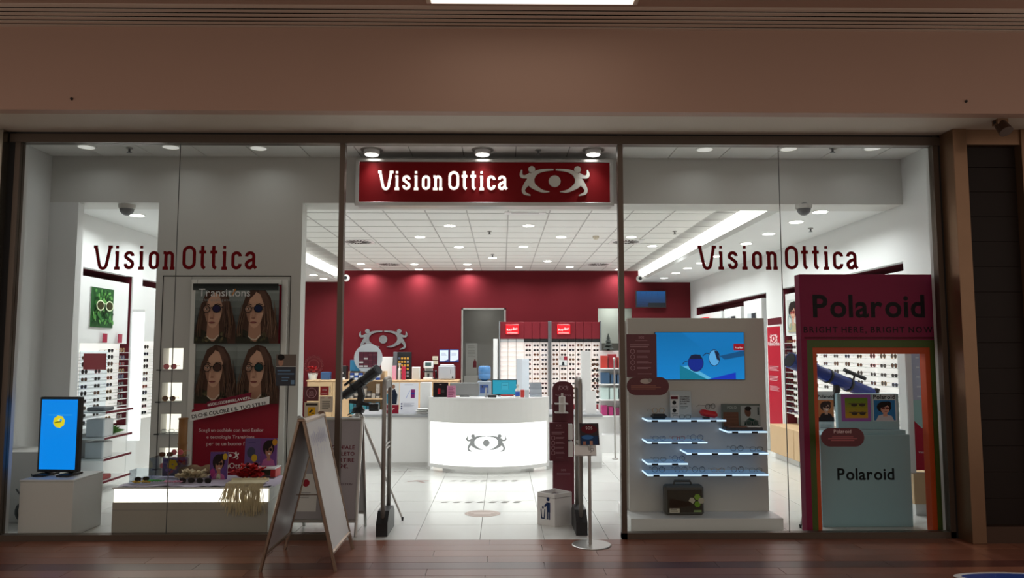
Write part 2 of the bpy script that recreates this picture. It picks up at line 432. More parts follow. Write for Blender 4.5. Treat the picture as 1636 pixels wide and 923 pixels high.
# ---- shop floor: tiles
fs = thing('floor_shop', 'white square tile floor inside the shop', None, kind='structure')
box('screed', grout, fs, XL-.6, XR+.7, 0, YB+2.2, -.08, -.010)
T = .6
tile_mesh = MB().rbox(-T/2+.002, T/2-.002, -T/2+.002, T/2-.002, -.01, 0, r=.0015).mesh('tile', tilem)
gx0 = G(766.7, 862).x
for i in range(-9, 10):
    for j in range(14):
        x = gx0+(i+.5)*T
        if x-T/2 < XL-.5 or x+T/2 > XR+.5: continue
        o = bpy.data.objects.new('tile', tile_mesh); COL.objects.link(o); o.parent = fs; o.location = (x, (j+.5)*T+.002, 0)
struct(box('floor_back', tilem, None, XL-.6, XR+.7, 14*T+.004, YB+2.2, -.01, 0))

# ---- ceilings
cf = thing('ceiling_front', 'tiled ceiling strip above the shop windows', None, kind='structure')
box('backing', cgrid, cf, XL-.1, XR+.1, .1, Yh+.1, Z1+.012, Z1+.06)
ct_mesh = MB().box(-.295, .295, -.735, .735, 0, .012).mesh('tile', ctile)
k = 0
while XL+.3+k*.6 < XR:
    o = bpy.data.objects.new('tile', ct_mesh); COL.objects.link(o); o.parent = cf; o.location = (XL+.3+k*.6, .76, Z1); k += 1
cr = thing('ceiling_main', 'white grid ceiling over the middle of the shop', None, kind='structure')
box('backing', cgrid, cr, XSL-.2, XSR+.2, Yh+.4, YB, Z3+.012, Z3+.06)
t_mesh = MB().box(-.294, .294, -.294, .294, 0, .012).mesh('tile', ctile)
gcx = G(812, 338, Z3).x
for i in range(-8, 8):
    x = gcx+(i+.5)*.6
    if x-.3 < XSL-.05 or x+.3 > XSR+.05: continue
    for j in range(15):
        o = bpy.data.objects.new('tile', t_mesh); COL.objects.link(o); o.parent = cr; o.location = (x, YB-.3-j*.6, Z3)
gb = M('grid_bar', (176, 174, 170), .5)
for i in range(-8, 9):
    x = gcx+i*.6
    if XSL < x < XSR: box('grid_bar', gb, cr, x-.009, x+.009, YB-9.0, YB, Z3-.004, Z3)
for j in range(16): box('grid_bar', gb, cr, XSL, XSR, YB-j*.6-.014, YB-j*.6+.014, Z3-.0035, Z3)
struct(box('ceiling_margin', white, None, XSL-.1, XSR+.1, Yh+.4, YB-9.0, Z3-.002, Z3+.01))
# side soffits with cove light strips
for sx, xs, xw in ((-1, XSL, XL), (1, XSR, XR)):
    a, b = min(xs, xw), max(xs, xw)
    o = struct(box('ceiling_soffit', white, None, a if sx > 0 else a-.6, b if sx < 0 else b+.6, Yh+.42, YB, Z2, Z2+.05))
    e = xs+sx*.03
    struct(box('trim_cove', white, None, min(xs, e), max(xs, e), Yh+.45, YB, Z2+.05, Z2+.08))
    ls = thing('cove_light', 'long glowing cove light strip along the %s edge of the grid ceiling' % ('left' if sx < 0 else 'right'), 'light', (xs, 6, Z2+.08))
    box('diffuser', strip_m, ls, min(xs, e), max(xs, e), Yh+.46, YB-.01, Z2+.08, Z3)
# ---- header beam over the front zone, piers and partition
struct(box('wall_header', greyw, None, XL, XR, Yh, Yh+.42, Z2, Z1+.02))
XP0 = P(117, 500, Yh).x
struct(box('wall_pier', white, None, XL, XP0, Yh, Yh+.12, 0, Z2))
# ---- outer side walls of front zone
struct(box('wall_left_front', white, None, XL-.1, XL, .12, Yh, 0, Z1+.05)); struct(box('wall_right_front', white, None, XR, XR+.1, .12, Yh, 0, Z1+.05))
struct(box('wall_facade_top', white, None, XL-.1, XR+.1, .12, .16, zt-.02, Z1+.06))
XFL = P(33, 232, 0).x; XFR = P(1490, 232, 0).x
struct(box('wall_return_left', white, None, XL-.1, XFL-.02, .11, .16, 0, Z1)); struct(box('wall_return_right', white, None, XFR+.02, XR+.1, .11, .16, 0, Z1))

# ---- right wall with niches (top at zn)
zn = 2.80; ND = .45
def side_wall(side, X, spans, mat_up=white):
    s = 1 if side == 'right' else -1
    def bx(name, mat, y0, y1, z0, z1, d0=0, d1=.08):
        a, b = X+s*d0, X+s*d1; return struct(box(name, mat, None, min(a, b), max(a, b), y0, y1, z0, z1))
    bx('wall_%s_upper' % side, mat_up, Yh, YB, zn, Z2+.02, 0, .10)
    bx('wall_%s_niche_back' % side, darkred, Yh, YB, 0, zn, ND, ND+.06)
    bx('trim_%s_niche_top' % side, darkred, Yh, YB, zn-.004, zn, .10, ND)
    y = Yh
    for y0, y1 in spans+[(YB, YB)]:
        if y0 > y: bx('wall_%s_pier' % side, white, y, y0, 0, zn, 0, ND)
        y = y1
    for y0, y1 in spans:
        bx('trim_%s_niche_end' % side, darkred, y1-.004, y1-.001, 0, zn, .02, ND)
YR1 = PX(1463, 417, XR).y; YR2 = PX(1249, 460, XR).y; YR3 = PX(1224, 466, XR).y; YR4 = YB-.5
side_wall('right', XR, [(max(YR1, Yh+.05), YR2), (YR3, YR4)])
YL1 = PX(133, 425, XL).y; YL2 = PX(213, 447, XL).y; YL3 = PX(228, 447, XL).y
side_wall('left', XL, [(max(YL1, Yh+.12), YL2), (YL3, 8.5)])
# small dark red niche over the red banner in the pier of the right wall
o = struct(box('trim_pier_niche', darkred, None, XR-.006, XR+.02, YR2+.05, YR3-.05, 2.20, 2.32))

# ---- back wall (red), openings
d1a, d1b = P(737, 560, YB).x, P(808, 560, YB).x; zd = P(770, 492, YB).z
d2a, d2b = P(956, 560, YB).x, P(1011, 560, YB).x
for nm, x0, x1, z0, z1 in (('wall_back', XL-.6, d1a, 0, Z3), ('wall_back_middle', d1b, d2a, 0, Z3), ('wall_back_right', d2b, XR+.6, 0, Z3), ('wall_back_lintel', d1a, d1b, zd, Z3), ('wall_back_lintel_right', d2a, d2b, zd, Z3)):
    struct(box(nm, red, None, x0, x1, YB, YB+.12, z0, z1))
corr = M('corridor_paint', (150, 148, 142), .7, noise=.02)
struct(box('wall_corridor_back', corr, None, d1a-.5, d1b+.3, YB+1.2, YB+1.3, 0, zd+.3)); struct(box('wall_corridor_left', corr, None, d1a-.12, d1a-.02, YB+.12, YB+1.2, 0, zd+.3)); struct(box('wall_corridor_right', corr, None, d1b+.02, d1b+.12, YB+.12, YB+1.2, 0, zd+.3))
struct(box('ceiling_corridor', corr, None, d1a-.5, d2b+.5, YB+.12, YB+1.3, zd+.3, zd+.4))
pale = M('pale_green_paint', (196, 206, 196), .6, noise=.02)
struct(box('wall_rear_room', pale, None, d2a-.3, d2b+.4, YB+.9, YB+1.0, 1.95, zd+.3)); struct(box('wall_rear_room_dado', M('dado_paint', (96, 98, 90), .6, noise=.04), None, d2a-.3, d2b+.4, YB+.88, YB+1.0, 0, 1.95))
for a, b in ((d1a, 'trim_door_left'), (d1b-.04, 'trim_door_right')): struct(box(b, alu, None, a, a+.04, YB-.02, YB, 0, zd))
struct(box('trim_door_top', alu, None, d1a, d1b, YB-.02, YB, zd-.04, zd))
area('rear_room_lamp', ((d2a+d2b)/2, YB+.5, zd+.25), 6, .4, (1, 1, .96))
area('corridor_lamp', ((d1a+d1b)/2, YB+.7, zd+.25), 2.2, .4, (1, 1, .96))

# ================================================================== FACADE
def window(n, xa, xb, joint, label):
    wdw = thing('window_%d' % n, label, None, kind='structure')
    box('frame', framem, wdw, xa, xa+.05, 0, .08, 0, zt-.01); box('frame', framem, wdw, xb-.05, xb, 0, .08, 0, zt-.01)
    box('bottom_rail', framem, wdw, xa, xb, 0, .085, 0, .055)
    box('pane', pane, wdw, xa+.05, joint-.003, .035, .045, .055, zf); box('pane', pane, wdw, joint+.003, xb-.05, .035, .045, .055, zf)
    box('joint', M('silicone', (90, 92, 90), .4), wdw, joint-.003, joint+.003, .036, .044, .055, zf)
    return wdw
XM0, XM1 = P(544, 232, 0).x, P(551.5, 232, 0).x; XM2, XM3 = P(986.5, 232, 0).x, P(994, 232, 0).x
xj1, xj2 = P(288.5, 232, .04).x, P(1243, 232, .04).x
window(1, XFL-.05, XM1, xj1, 'large fixed shop window left of the entrance'); window(2, XM2, XFR+.05, xj2, 'large fixed shop window right of the entrance')
struct(box('trim_top_rail', framem, None, XFL-.1, XFR+.1, -.01, .09, zf, zt-.02)); struct(box('trim_top_shadow', dark, None, XFL-.1, XFR+.1, .0, .09, zt-.02, zt))
struct(box('trim_gap_left', dark, None, XFL-.11, XFL-.05, -.0, .08, 0, zt)); struct(box('trim_gap_right', dark, None, XFR+.05, XFR+.12, -.0, .08, 0, zt))
# steel columns beside the shop front
struct(box('pillar_left', steel, None, XFL-.9, XFL-.11, -.1, .1, 0, zt, r=.006))
rc = XFR+.12
struct(box('pillar_right', steel, None, rc, rc+.06, -.05, .1, 0, zt, r=.006))
dp = thing('door_1', 'dark closed shutter in a bronze frame beside the shop', None, kind='structure')
bx0 = P(1523, 230, -.22).x; bx1 = P(1545, 230, -.22).x; bx2 = P(1632, 230, -.22).x
box('stile', bronze, dp, bx0, bx1, -.22, .1, 0, zt, r=.004); box('stile', bronze, dp, bx2, bx2+.2, -.22, .1, 0, zt, r=.004)
box('head_rail', bronze, dp, bx1, bx2, -.2, .1, P(1590, 231, -.2).z, zt); box('bottom_rail', M('dark_bronze', (74, 54, 42), .4, .5, noise=.05), dp, bx1, bx2, -.2, .1, 0, .15)
box('backing', dark, dp, bx1, bx2, -.098, -.09, .15, zt)
zz = .15
while zz < P(1590, 231, -.2).z-.05:
    z2 = min(zz+.24, P(1590, 231, -.2).z); box('slat', M('dark_shutter', (30, 20, 15), .55, 0, noise=.15, spec=.2), dp, bx1, bx2, -.12, -.1, zz, z2-.002, r=.002); zz = z2
p = P(1599, 214, -.5); sp = thing('projector_lamp', 'small dark spotlight bracketed under the soffit above the dark shutter', 'spotlight', (p.x, p.y, zt))
box('bracket', bronze, sp, p.x-.05, p.x+.05, p.y-.04, p.y+.04, zt-.05, zt)
MB().tube([(p.x, p.y, zt-.04), (p.x+.01, p.y-.06, zt-.13)], [.05, .06], 12).build('head', M('dark_bronze'), sp)
box('bolt', black, sp, p.x-.055, p.x-.05, p.y-.015, p.y+.015, zt-.04, zt-.01)
for px, py in ((115, 158), (1543, 162)):
    p = P(px, py, Yf); o = MB().lathe([(.012, 0), (.012, -.012), (.006, -.02)], p, 10, 'y').build('wall_hook', black); tag(o, 'tiny dark fixing hook on the %s end of the fascia' % ('left' if px < 800 else 'right'), 'hook')
# floor sticker, bottom right corner
g = G(1575, 918); st = thing('floor_sticker', 'blue oval floor sticker with white border at the lower right corner', 'sticker', (g.x+.2, g.y-.08, 0))
m = MB(); m.lathe([(1, 0), (1, .0012)], (0, 0, 0), 40); m.xform(Matrix.Translation((g.x+.2, g.y-.08, 0)) @ Matrix.Rotation(-.08, 4, 'Z') @ Matrix.Diagonal((.48, .14, 1, 1))); m.build('border', M('sticker_white', (225, 225, 225), .4), st)
m = MB(); m.lathe([(1, 0.0012), (1, .0018)], (0, 0, 0), 40); m.xform(Matrix.Translation((g.x+.2, g.y-.08, 0)) @ Matrix.Rotation(-.08, 4, 'Z') @ Matrix.Diagonal((.42, .105, 1, 1))); m.build('field', M('sticker_blue', (22, 62, 150), .4), st)

# ---- ceiling lights
lampdim = M('dim_lamp_lens', (245, 244, 238), .4, em=.45)
def downlight(px, py, Z, label, group, w=1.0, r=.085, pos=None, lens=None):
    p = G(px, py, Z) if pos is None else Vector((pos[0], pos[1], Z))
    t = thing('downlight', label, 'light', (p.x, p.y, Z), group=group, local=True)
    t.location = (p.x, p.y, Z)
    MB().lathe([(r+.02, -.006), (r+.02, 0), (r, 0), (r, -.008)], (0, 0, 0), 20).build('ring', white2, t)
    MB().lathe([(r, -.011), (r, -.007)], (0, 0, 0), 20).build('lens', lens or lampm, t)
    area('downlight_lamp', (p.x, p.y, Z-.02), DOWNLIGHT_W*w, r*1.8, (.95, .985, 1.0), spread=150)
    return t
for nm, px, py in (('leftmost', 138, 234), ('middle', 273, 234), ('rightmost', 413, 236)): downlight(px, py, Z1, nm+' of the three dim round downlights above the left window', 'downlights above the left window', .04, lens=lampdim)
for nm, px, py in (('leftmost', 1126, 238), ('middle', 1260, 237), ('rightmost', 1394, 236)): downlight(px, py, Z1, nm+' of the three dim round downlights above the right window', 'downlights above the right window', .04, lens=lampdim)
for px, py, nm in ((718.5, 360, 'left one of the nearest pair'), (844.5, 360, 'right one of the nearest pair'), (671, 378, 'left end of the second row'), (896.5, 378, 'third in the second row, right of the sprinkler'), (733, 394, 'left one of the third row pair'), (836, 393.5, 'right one of the third row pair'), (787, 411.5, 'single one in the middle beside the farther sprinkler'), (875, 416.5, 'right of the single middle one'), (576.5, 421, 'left end of the next to last row'), (662, 421.5, 'second in the next to last row'), (746.6, 421.5, 'third in the next to last row'), (829, 426, 'fourth in the next to last row'), (910, 426, 'right end of the next to last row'), (1008.6, 378, 'right of the entrance mullion, second row'), (1042, 392.5, 'close to the right light strip')):
    downlight(px, py, Z3, 'round downlight in the grid ceiling, '+nm, 'downlights in the grid ceiling', 1.0)
for kk, px in enumerate((590.6, 671, 749.5, 985.6)): downlight(px, 430.6, Z3, ORDN[kk]+' from left of the downlights washing the red back wall', 'wall washer downlights by the red wall', 1.0, pos=(G(px, 432, Z3).x, YB-.28))
for kk, (px, py) in enumerate(((1310, 338), (1272, 354), (1228, 373), (1192, 388.6), (1144, 409), (1119.7, 419.5), (1098.6, 428), (1079.7, 435.7), (1061, 443.5))):
    downlight(px, py, Z2, ORDN[kk]+' downlight of the right side soffit counted from the window', 'downlights in the right soffit', .8)
for kk, y in enumerate((2.3, 3.4, 4.6, 6.0, 7.4)): downlight(0, 0, Z2, ORDN[kk]+' downlight of the left side soffit counted from the window', 'downlights in the left soffit', .8, pos=((XSL+XL)/2, y))  # row added to light the left side, mirroring the right soffit
for nm, px, py in (('nearer', 500.7, 439), ('farther', 517, 444.7)): downlight(px, py, Z2, nm+' of the two left soffit downlights close to the red wall', 'downlights at the back of the left soffit', .8)
for i, px in enumerate((594, 771, 948)):
    p = G(px, 239, Z1); t = thing('gimbal_spotlight', ('leftmost', 'middle', 'rightmost')[i]+' of the three bright swivel spotlights above the red sign', 'light', (p.x, p.y, Z1), group='spotlights above the sign')
    MB().lathe([(.125, -.008), (.125, 0), (.09, 0), (.09, -.01)], (p.x, p.y, Z1), 24).build('ring', alu, t)
    MB().lathe([(.07, -.06), (.088, -.05), (.088, 0), (.06, 0)], (p.x, p.y, Z1), 24).build('housing', white2, t)
    MB().lathe([(.05, -.072), (.075, -.062), (.07, -.058)], (p.x, p.y, Z1), 24).build('lens', M('spot_lens', (255, 252, 246), .4, em=6.), t)
    area('spot_lamp', (p.x, p.y, Z1-.08), 1.6, .13, (.95, .985, 1.0), spread=90)
for kk, x in enumerate((-3.0, -1.5, 0.0, 1.5, 2.7)): downlight(0, 0, Z3, ORDN[kk]+' downlight from left in the hidden front row of the grid ceiling behind the header', 'front row of downlights behind the header', .7, pos=(x-.1, 2.75))
# sprinklers, detectors, vents, cameras
def sprinkler(px, py, Z, label):
    p = G(px, py, Z); t = thing('sprinkler', label, 'sprinkler', (p.x, p.y, Z), group='ceiling sprinklers')
    MB().lathe([(.035, -.012), (.035, 0), (.01, 0)], (p.x, p.y, Z), 14).build('rose', alu, t); MB().lathe([(.03, -.055), (.012, -.045), (.012, -.01)], (p.x, p.y, Z), 10).build('nozzle', midgrey, t)
for a in ((207, 236, Z1, 'small sprinkler in the ceiling above the left window'), (860, 239, Z1, 'small sprinkler above the red sign between two spotlights'), (1330, 236, Z1, 'small sprinkler in the ceiling above the right window'), (782, 369, Z3, 'nearer small sprinkler in the middle of the grid ceiling'), (787, 406, Z3, 'farther small sprinkler in the middle of the grid ceiling'), (1078, 369, Z3, 'small sprinkler in the grid ceiling beside the right light strip'), (1295, 364, Z2, 'small sprinkler in the right soffit above the window lettering')): sprinkler(*a)
p = G(952, 377, Z3); o = MB().lathe([(.03, -.06), (.055, -.035), (.055, 0)], p, 14).build('smoke_detector', M('beige_plastic', (200, 190, 170), .5)); tag(o, 'small beige smoke detector on the grid ceiling', 'detector')
for i, (px, py) in enumerate(((572, 386), (622, 422), (1000, 386), (956, 422))):
    p = G(px, py, Z3); t = thing('swirl_vent', 'square %s vent with dark radial slots in the grid ceiling, %s side' % ('nearer' if py < 400 else 'farther', 'left' if px < 800 else 'right'), 'air vent', (p.x, p.y, Z3), group='swirl vents in the grid ceiling')
    box('plate', white2, t, p.x-.29, p.x+.29, p.y-.29, p.y+.29, Z3-.008, Z3-.001)
    m = MB()
    for k in range(20):
        a = 2*PI*k/20; ca, sa = math.cos(a), math.sin(a); m.strip([(.08*ca, .08*sa), (.24*math.cos(a+.2), .24*math.sin(a+.2))], .03, (p.x, p.y, Z3-.008), (1, 0, 0), (0, -1, 0), -.002)
    m.build('slots', M('slot_dark', (70, 62, 60), .7), t)
p = G(850, 339, Z3); t = thing('access_vent', 'flat rectangular ceiling grille just behind the red sign', 'air vent', (p.x-.05, p.y, Z3)); box('plate', white2, t, p.x-.4, p.x+.2, p.y-.05, p.y+.15, Z3-.012, Z3-.001); box('slot', midgrey, t, p.x-.3, p.x+.1, p.y-.02, p.y+.0, Z3-.014, Z3-.012)
for i, (px, py) in enumerate(((203, 330), (1284, 332))):
    p = P(px, py, Yh+.3) if 0 else G(px, 327, Z2); t = thing('dome_camera', 'grey dome security camera under the header, %s one' % ('left' if i == 0 else 'right'), 'camera', (p.x, p.y, Z2), group='dome cameras')
    MB().lathe([(.09, -.05), (.095, 0)], (p.x, p.y, Z2), 20).build('base', greyw, t); MB().sphere((p.x, p.y, Z2-.05), .08, 16, 8).build('dome', midgrey, t, True)
for i, (px, py) in enumerate(((553, 444), (1022, 445))):
    s = 1 if i == 0 else -1; Y = YB-1.0; p = P(px, py, Y); t = thing('bullet_camera', 'white round security camera by the red wall, at the %s light strip' % ('left' if i == 0 else 'right'), 'camera', p, group='white security cameras')
    MB().tube([p-Vector((s*.3, -.05, -.04)), p-Vector((s*.06, 0, 0))], .03, 10).build('arm', white2, t); MB().sphere(p, .085, 16, 10).build('ball', white2, t, True)
    MB().lathe([(.04, -.09), (.045, -.06)], p, 14, 'y').build('lens', black, t)

# ================================================================== WINDOW LETTERING, SIGN
UX, UZ = Vector((1, 0, 0)), Vector((0, 0, 1))
for i, (x0, x1, yb) in enumerate(((148, 409, 430), (1115, 1371, 430))):
    a, b = P(x0, yb, .03), P(x1, yb, .03)
    t = thing('window_lettering', 'dark red stick-on shop name lettering high on the %s window' % ('left' if i == 0 else 'right'), 'lettering', (a.x, .033, a.z), group='shop name on the glass')
    shop_lettering(t, (a.x, .033, a.z), UX, UZ, b.x-a.x, .0015, redlet)
Ys = Yh-.24
a, b = P(571, 324, Ys), P(976, 258, Ys)
sg = thing('shop_sign', 'long dark red illuminated shop sign with white letters and chrome emblem over the entrance', 'sign', ((a.x+b.x)/2, Ys, a.z))
box('cabinet', alu, sg, a.x-.02, b.x+.02, Ys+.02, Yh-.002, a.z-.02, b.z+.02, r=.006)
for nm, q in (('frame', (a.x-.03, b.x+.03, Ys-.01, Ys+.03, a.z-.03, a.z+.012)), ('frame', (a.x-.03, b.x+.03, Ys-.01, Ys+.03, b.z-.012, b.z+.025)), ('frame', (a.x-.03, a.x+.015, Ys-.01, Ys+.03, a.z, b.z)), ('frame', (b.x-.015, b.x+.03, Ys-.01, Ys+.03, a.z, b.z))): box(nm, alu, sg, *q, r=.004)
box('face', M('sign_red', (92, 2, 6), .5, em=.2, noise=.03, spec=.15), sg, a.x, b.x, Ys+.004, Ys+.02, a.z, b.z)
l0, l1 = P(604, 303, Ys), P(810, 303, Ys)
shop_lettering(sg, (l0.x, Ys-.008, l0.z), UX, UZ, l1.x-l0.x, .012, M('lit_letters', (255, 250, 238), .4, em=1.1))
e = P(886, 290, Ys); emblem(sg, (e.x, Ys-.02, e.z), UX, UZ, P(942, 290, Ys).x-P(831, 290, Ys).x, .02, M('chrome', (206, 202, 192), .25, .45))

# ================================================================== EYEWEAR
def glasses_mb(shape='round', wd=.135, full=True):
    m = MB(); m.mi = 0; lens = MB()
    rx = wd*.21; rz = rx*(.95 if shape == 'round' else .72); cx = wd*.265
    for s in (-1, 1):
        pts = [(s*cx+rx*math.copysign(abs(math.cos(a))**(.75 if shape != 'round' else 1), math.cos(a)), 0, rz*math.copysign(abs(math.sin(a))**(.75 if shape != 'round' else 1), math.sin(a))) for a in [2*PI*k/12 for k in range(12)]]
        m.tube(pts, wd*.018, 4, closed=True); lens.add([(x, .0008, z) for x, y, z in pts], [tuple(range(12))])
        m.tube([(s*(cx+rx), 0, rz*.4), (s*wd*.5, .006, rz*.4), (s*wd*.49, wd*.75, rz*.35), (s*wd*.47, wd*.98, -rz*.35)], wd*.014, 4)
    m.tube([(-cx+rx, 0, rz*.3), (0, -.002, rz*.5), (cx-rx, 0, rz*.3)], wd*.016, 4)
    for q in (m, lens): q.xform(Matrix.Translation((0, 0, rz+wd*.018)))
    return m, lens
FRAMES = {'black': M('frame_black', (24, 22, 22), .3), 'brown': M('frame_tortoise', (92, 58, 36), .3, noise=.4, nscale=60), 'red': M('frame_red', (170, 40, 50), .3), 'pink': M('frame_pink', (226, 130, 140), .35), 'gold': M('frame_gold', (190, 150, 90), .25, .9), 'blue': M('frame_blue', (50, 80, 130), .3), 'grey': M('frame_grey', (110, 110, 112), .3)}
LENS = {'dark': lensdark, 'clear': lensclear, 'brown': lensbrown, 'pink': M('lens_pink', (220, 110, 120), .2)}
GM = {}
def glasses_one(shape, fr, ln):
    k = (shape, fr, ln)
    if k not in GM:
        m, l = glasses_mb(shape); n = len(m.v); m.v += l.v; m.f += [[i+n for i in f] for f in l.f]; m.m += [1]*len(l.f); GM[k] = m.mesh('eyeglasses', [FRAMES[fr], LENS[ln]])
    return GM[k]
def rack_glasses(loc, rotz, label, group, style=None, sun=True, scale=1.0, name='sunglasses', row=None, col=None):
    sh, fr, ln = style or (random.choice(('round', 'square', 'square')), random.choice(('black', 'black', 'black', 'brown', 'brown', 'grey', 'gold', 'red', 'blue')), random.choice(('dark', 'dark', 'brown')) if sun else 'clear')
    if row is not None: label = '%s %s sunglasses, %s row%s, %s' % (sh, fr, ORDN[row], '' if col is None else ', %s column' % ORDN[col], label)
    o = bpy.data.objects.new(name, glasses_one(sh, fr, ln)); COL.objects.link(o); o.location = loc; o.rotation_euler = (0, 0, rotz); o.scale = (scale,)*3
    return tag(o, label, 'glasses', group)
def show_glasses(loc, rotz, label, sh='round', fr='black', ln='clear', group=None, scale=1.0, name='eyeglasses', tilt=0):
    t = thing(name, label, 'glasses', loc, rotz, group, local=True); t.scale = (scale,)*3; t.rotation_euler = (tilt, 0, rotz)
    m, l = glasses_mb(sh); m.build('frame', FRAMES[fr], t); l.build('lenses', LENS[ln], t); return t

# ================================================================== PORTRAIT PRINTS
def portrait(cv, x, y, wd, h, lens, bg0=(44, 48, 48), bg1=(150, 160, 156), skin='#d8aa90', hair='#513629', lens2='#a27c68', rnd=random.Random(3)):
    """long-haired sitter with round spectacles; (x, y) lower left corner"""
    X = lambda a: x+a*wd; Yv_ = lambda b: y+b*h
    cv.grad(X(0), Yv_(0), X(1), Yv_(1), bg0, bg1, 8)
    clip = lambda q: [(min(max(X(a), x), x+wd), min(max(Yv_(b), y), y+h)) for a, b in q]
    cv.poly(clip([(.0, 0), (.02, .25), (.10, .42), (.14, .66), (.26, .9), (.46, .985), (.66, .95), (.8, .8), (.86, .6), (.95, .4), (1, .22), (1, 0)]), hair)
    cv.poly(clip([(0, 0), (0, .16), (.14, .26), (.3, .2), (.45, .1), (.6, .2), (.75, .16), (.8, 0)]), '#2e2c1e')
    for k in range(16): cv.ell(min(max(X(rnd.uniform(.05, .72)), x+.012), x+wd-.012), Yv_(rnd.uniform(.02, .2)), wd*.045, h*.02, rnd.choice(('#4e4a30', '#1c1b14', '#6a5f3e')), rnd.uniform(0, 3), 8)
    cv.poly(clip([(.30, .12), (.31, .36), (.58, .36), (.60, .14), (.48, .04), (.42, .04)]), '#b88a72')
    cv.line([(X(.30), Yv_(.13)), (X(.38), Yv_(.08)), (X(.48), Yv_(.07)), (X(.58), Yv_(.15))], wd*.022, '#d8cbb8')
    cv.poly(clip([(.22, .66), (.25, .5), (.29, .4), (.36, .3), (.43, .27), (.50, .29), (.59, .38), (.64, .52), (.66, .7), (.6, .84), (.45, .9), (.3, .85)]), skin)
    cv.poly(clip([(.22, .66), (.25, .5), (.29, .4), (.33, .35), (.34, .6), (.30, .82)]), '#a87c66')
    cv.poly(clip([(.22, .6), (.2, .78), (.32, .93), (.5, .97), (.44, .86), (.33, .78)]), hair)
    cv.poly(clip([(.5, .96), (.66, .92), (.78, .74), (.8, .5), (.9, .3), (.86, .08), (.74, .12), (.66, .4), (.66, .66), (.58, .82)]), '#63463a')
    for k in range(34):
        a = rnd.uniform(.64, .93); cv.line([(X(min(.97, a+.0)), Yv_(rnd.uniform(.5, .75))), (X(min(.97, a+.04)), Yv_(.36)), (X(min(.97, a+rnd.uniform(-.04, .08))), Yv_(rnd.uniform(.06, .18)))], [wd*.004, wd*.012, wd*.004], rnd.choice(('#7c5a44', '#2c1d17', '#94705a', '#6a4c3a', '#3a271e')))
    for k in range(16):
        a = rnd.uniform(.04, .2); cv.line([(X(a+.08), Yv_(rnd.uniform(.55, .7))), (X(a), Yv_(.3)), (X(a), Yv_(.12))], [wd*.004, wd*.01, wd*.004], rnd.choice(('#74543f', '#241813', '#5c4232')))
    cv.poly(clip([(.40, .56), (.39, .44), (.46, .43), (.45, .56)]), '#c4967e'); cv.ell(X(.425), Yv_(.44), wd*.045, h*.013, '#9a6b58')
    cv.ell(X(.43), Yv_(.365), wd*.075, h*.017, '#93504a'); cv.line([(X(.35), Yv_(.368)), (X(.43), Yv_(.362)), (X(.51), Yv_(.37))], h*.005, '#5f2f2c')
    cv.line([(X(.25), Yv_(.665)), (X(.31), Yv_(.685)), (X(.38), Yv_(.665))], h*.014, '#38261c'); cv.line([(X(.48), Yv_(.67)), (X(.56), Yv_(.69)), (X(.63), Yv_(.67))], h*.014, '#38261c')
    cv.ell(X(.30), Yv_(.595), wd*.08, h*.06, lens2); cv.ell(X(.305), Yv_(.6), wd*.045, h*.013, '#d0b8a8'); cv.ell(X(.31), Yv_(.6), wd*.018, h*.013, '#3a2820'); cv.line([(X(.25), Yv_(.612)), (X(.3), Yv_(.622)), (X(.36), Yv_(.608))], h*.007, '#3a2820'); cv.ell(X(.54), Yv_(.605), wd*.095, h*.065, lens)
    cv.ring(X(.30), Yv_(.595), wd*.08, wd*.017, '#1c1512', h*.06); cv.ring(X(.54), Yv_(.605), wd*.095, wd*.02, '#15110f', h*.065)
    cv.line([(X(.385), Yv_(.61)), (X(.42), Yv_(.625)), (X(.45), Yv_(.615))], h*.012, '#15110f'); cv.line([(X(.65), Yv_(.63)), (X(.69), Yv_(.64))], h*.014, '#15110f')
def sitter(cv, x, y, wd, h, bg, hair, skin, cloth, lens='#2a1c1a', smile=True):
    """head-and-shoulders sitter in sunglasses"""
    X = lambda a: x+a*wd; Yv_ = lambda b: y+b*h
    cv.rect(x, y, x+wd, y+h, bg)
    cv.ell(X(.48), Yv_(.66), wd*.34, h*.27, hair); cv.ell(X(.66), Yv_(.82), wd*.16, h*.12, hair)
    cv.poly([(X(.08), y), (X(.2), Yv_(.24)), (X(.5), Yv_(.32)), (X(.82), Yv_(.22)), (X(.92), y)], cloth)
    cv.poly([(X(.42), Yv_(.2)), (X(.42), Yv_(.45)), (X(.6), Yv_(.45)), (X(.62), Yv_(.2))], skin)
    cv.ell(X(.52), Yv_(.56), wd*.2, h*.22, skin, -.15); cv.ell(X(.42), Yv_(.73), wd*.24, h*.1, hair, .3)
    for a in (.43, .62): cv.ell(X(a), Yv_(.6), wd*.085, h*.055, lens, -.1)
    cv.line([(X(.34), Yv_(.63)), (X(.71), Yv_(.61))], h*.02, '#181010')
    cv.ell(X(.55), Yv_(.45), wd*.07, h*.022, '#f2e6e0' if smile else '#9a4a44')

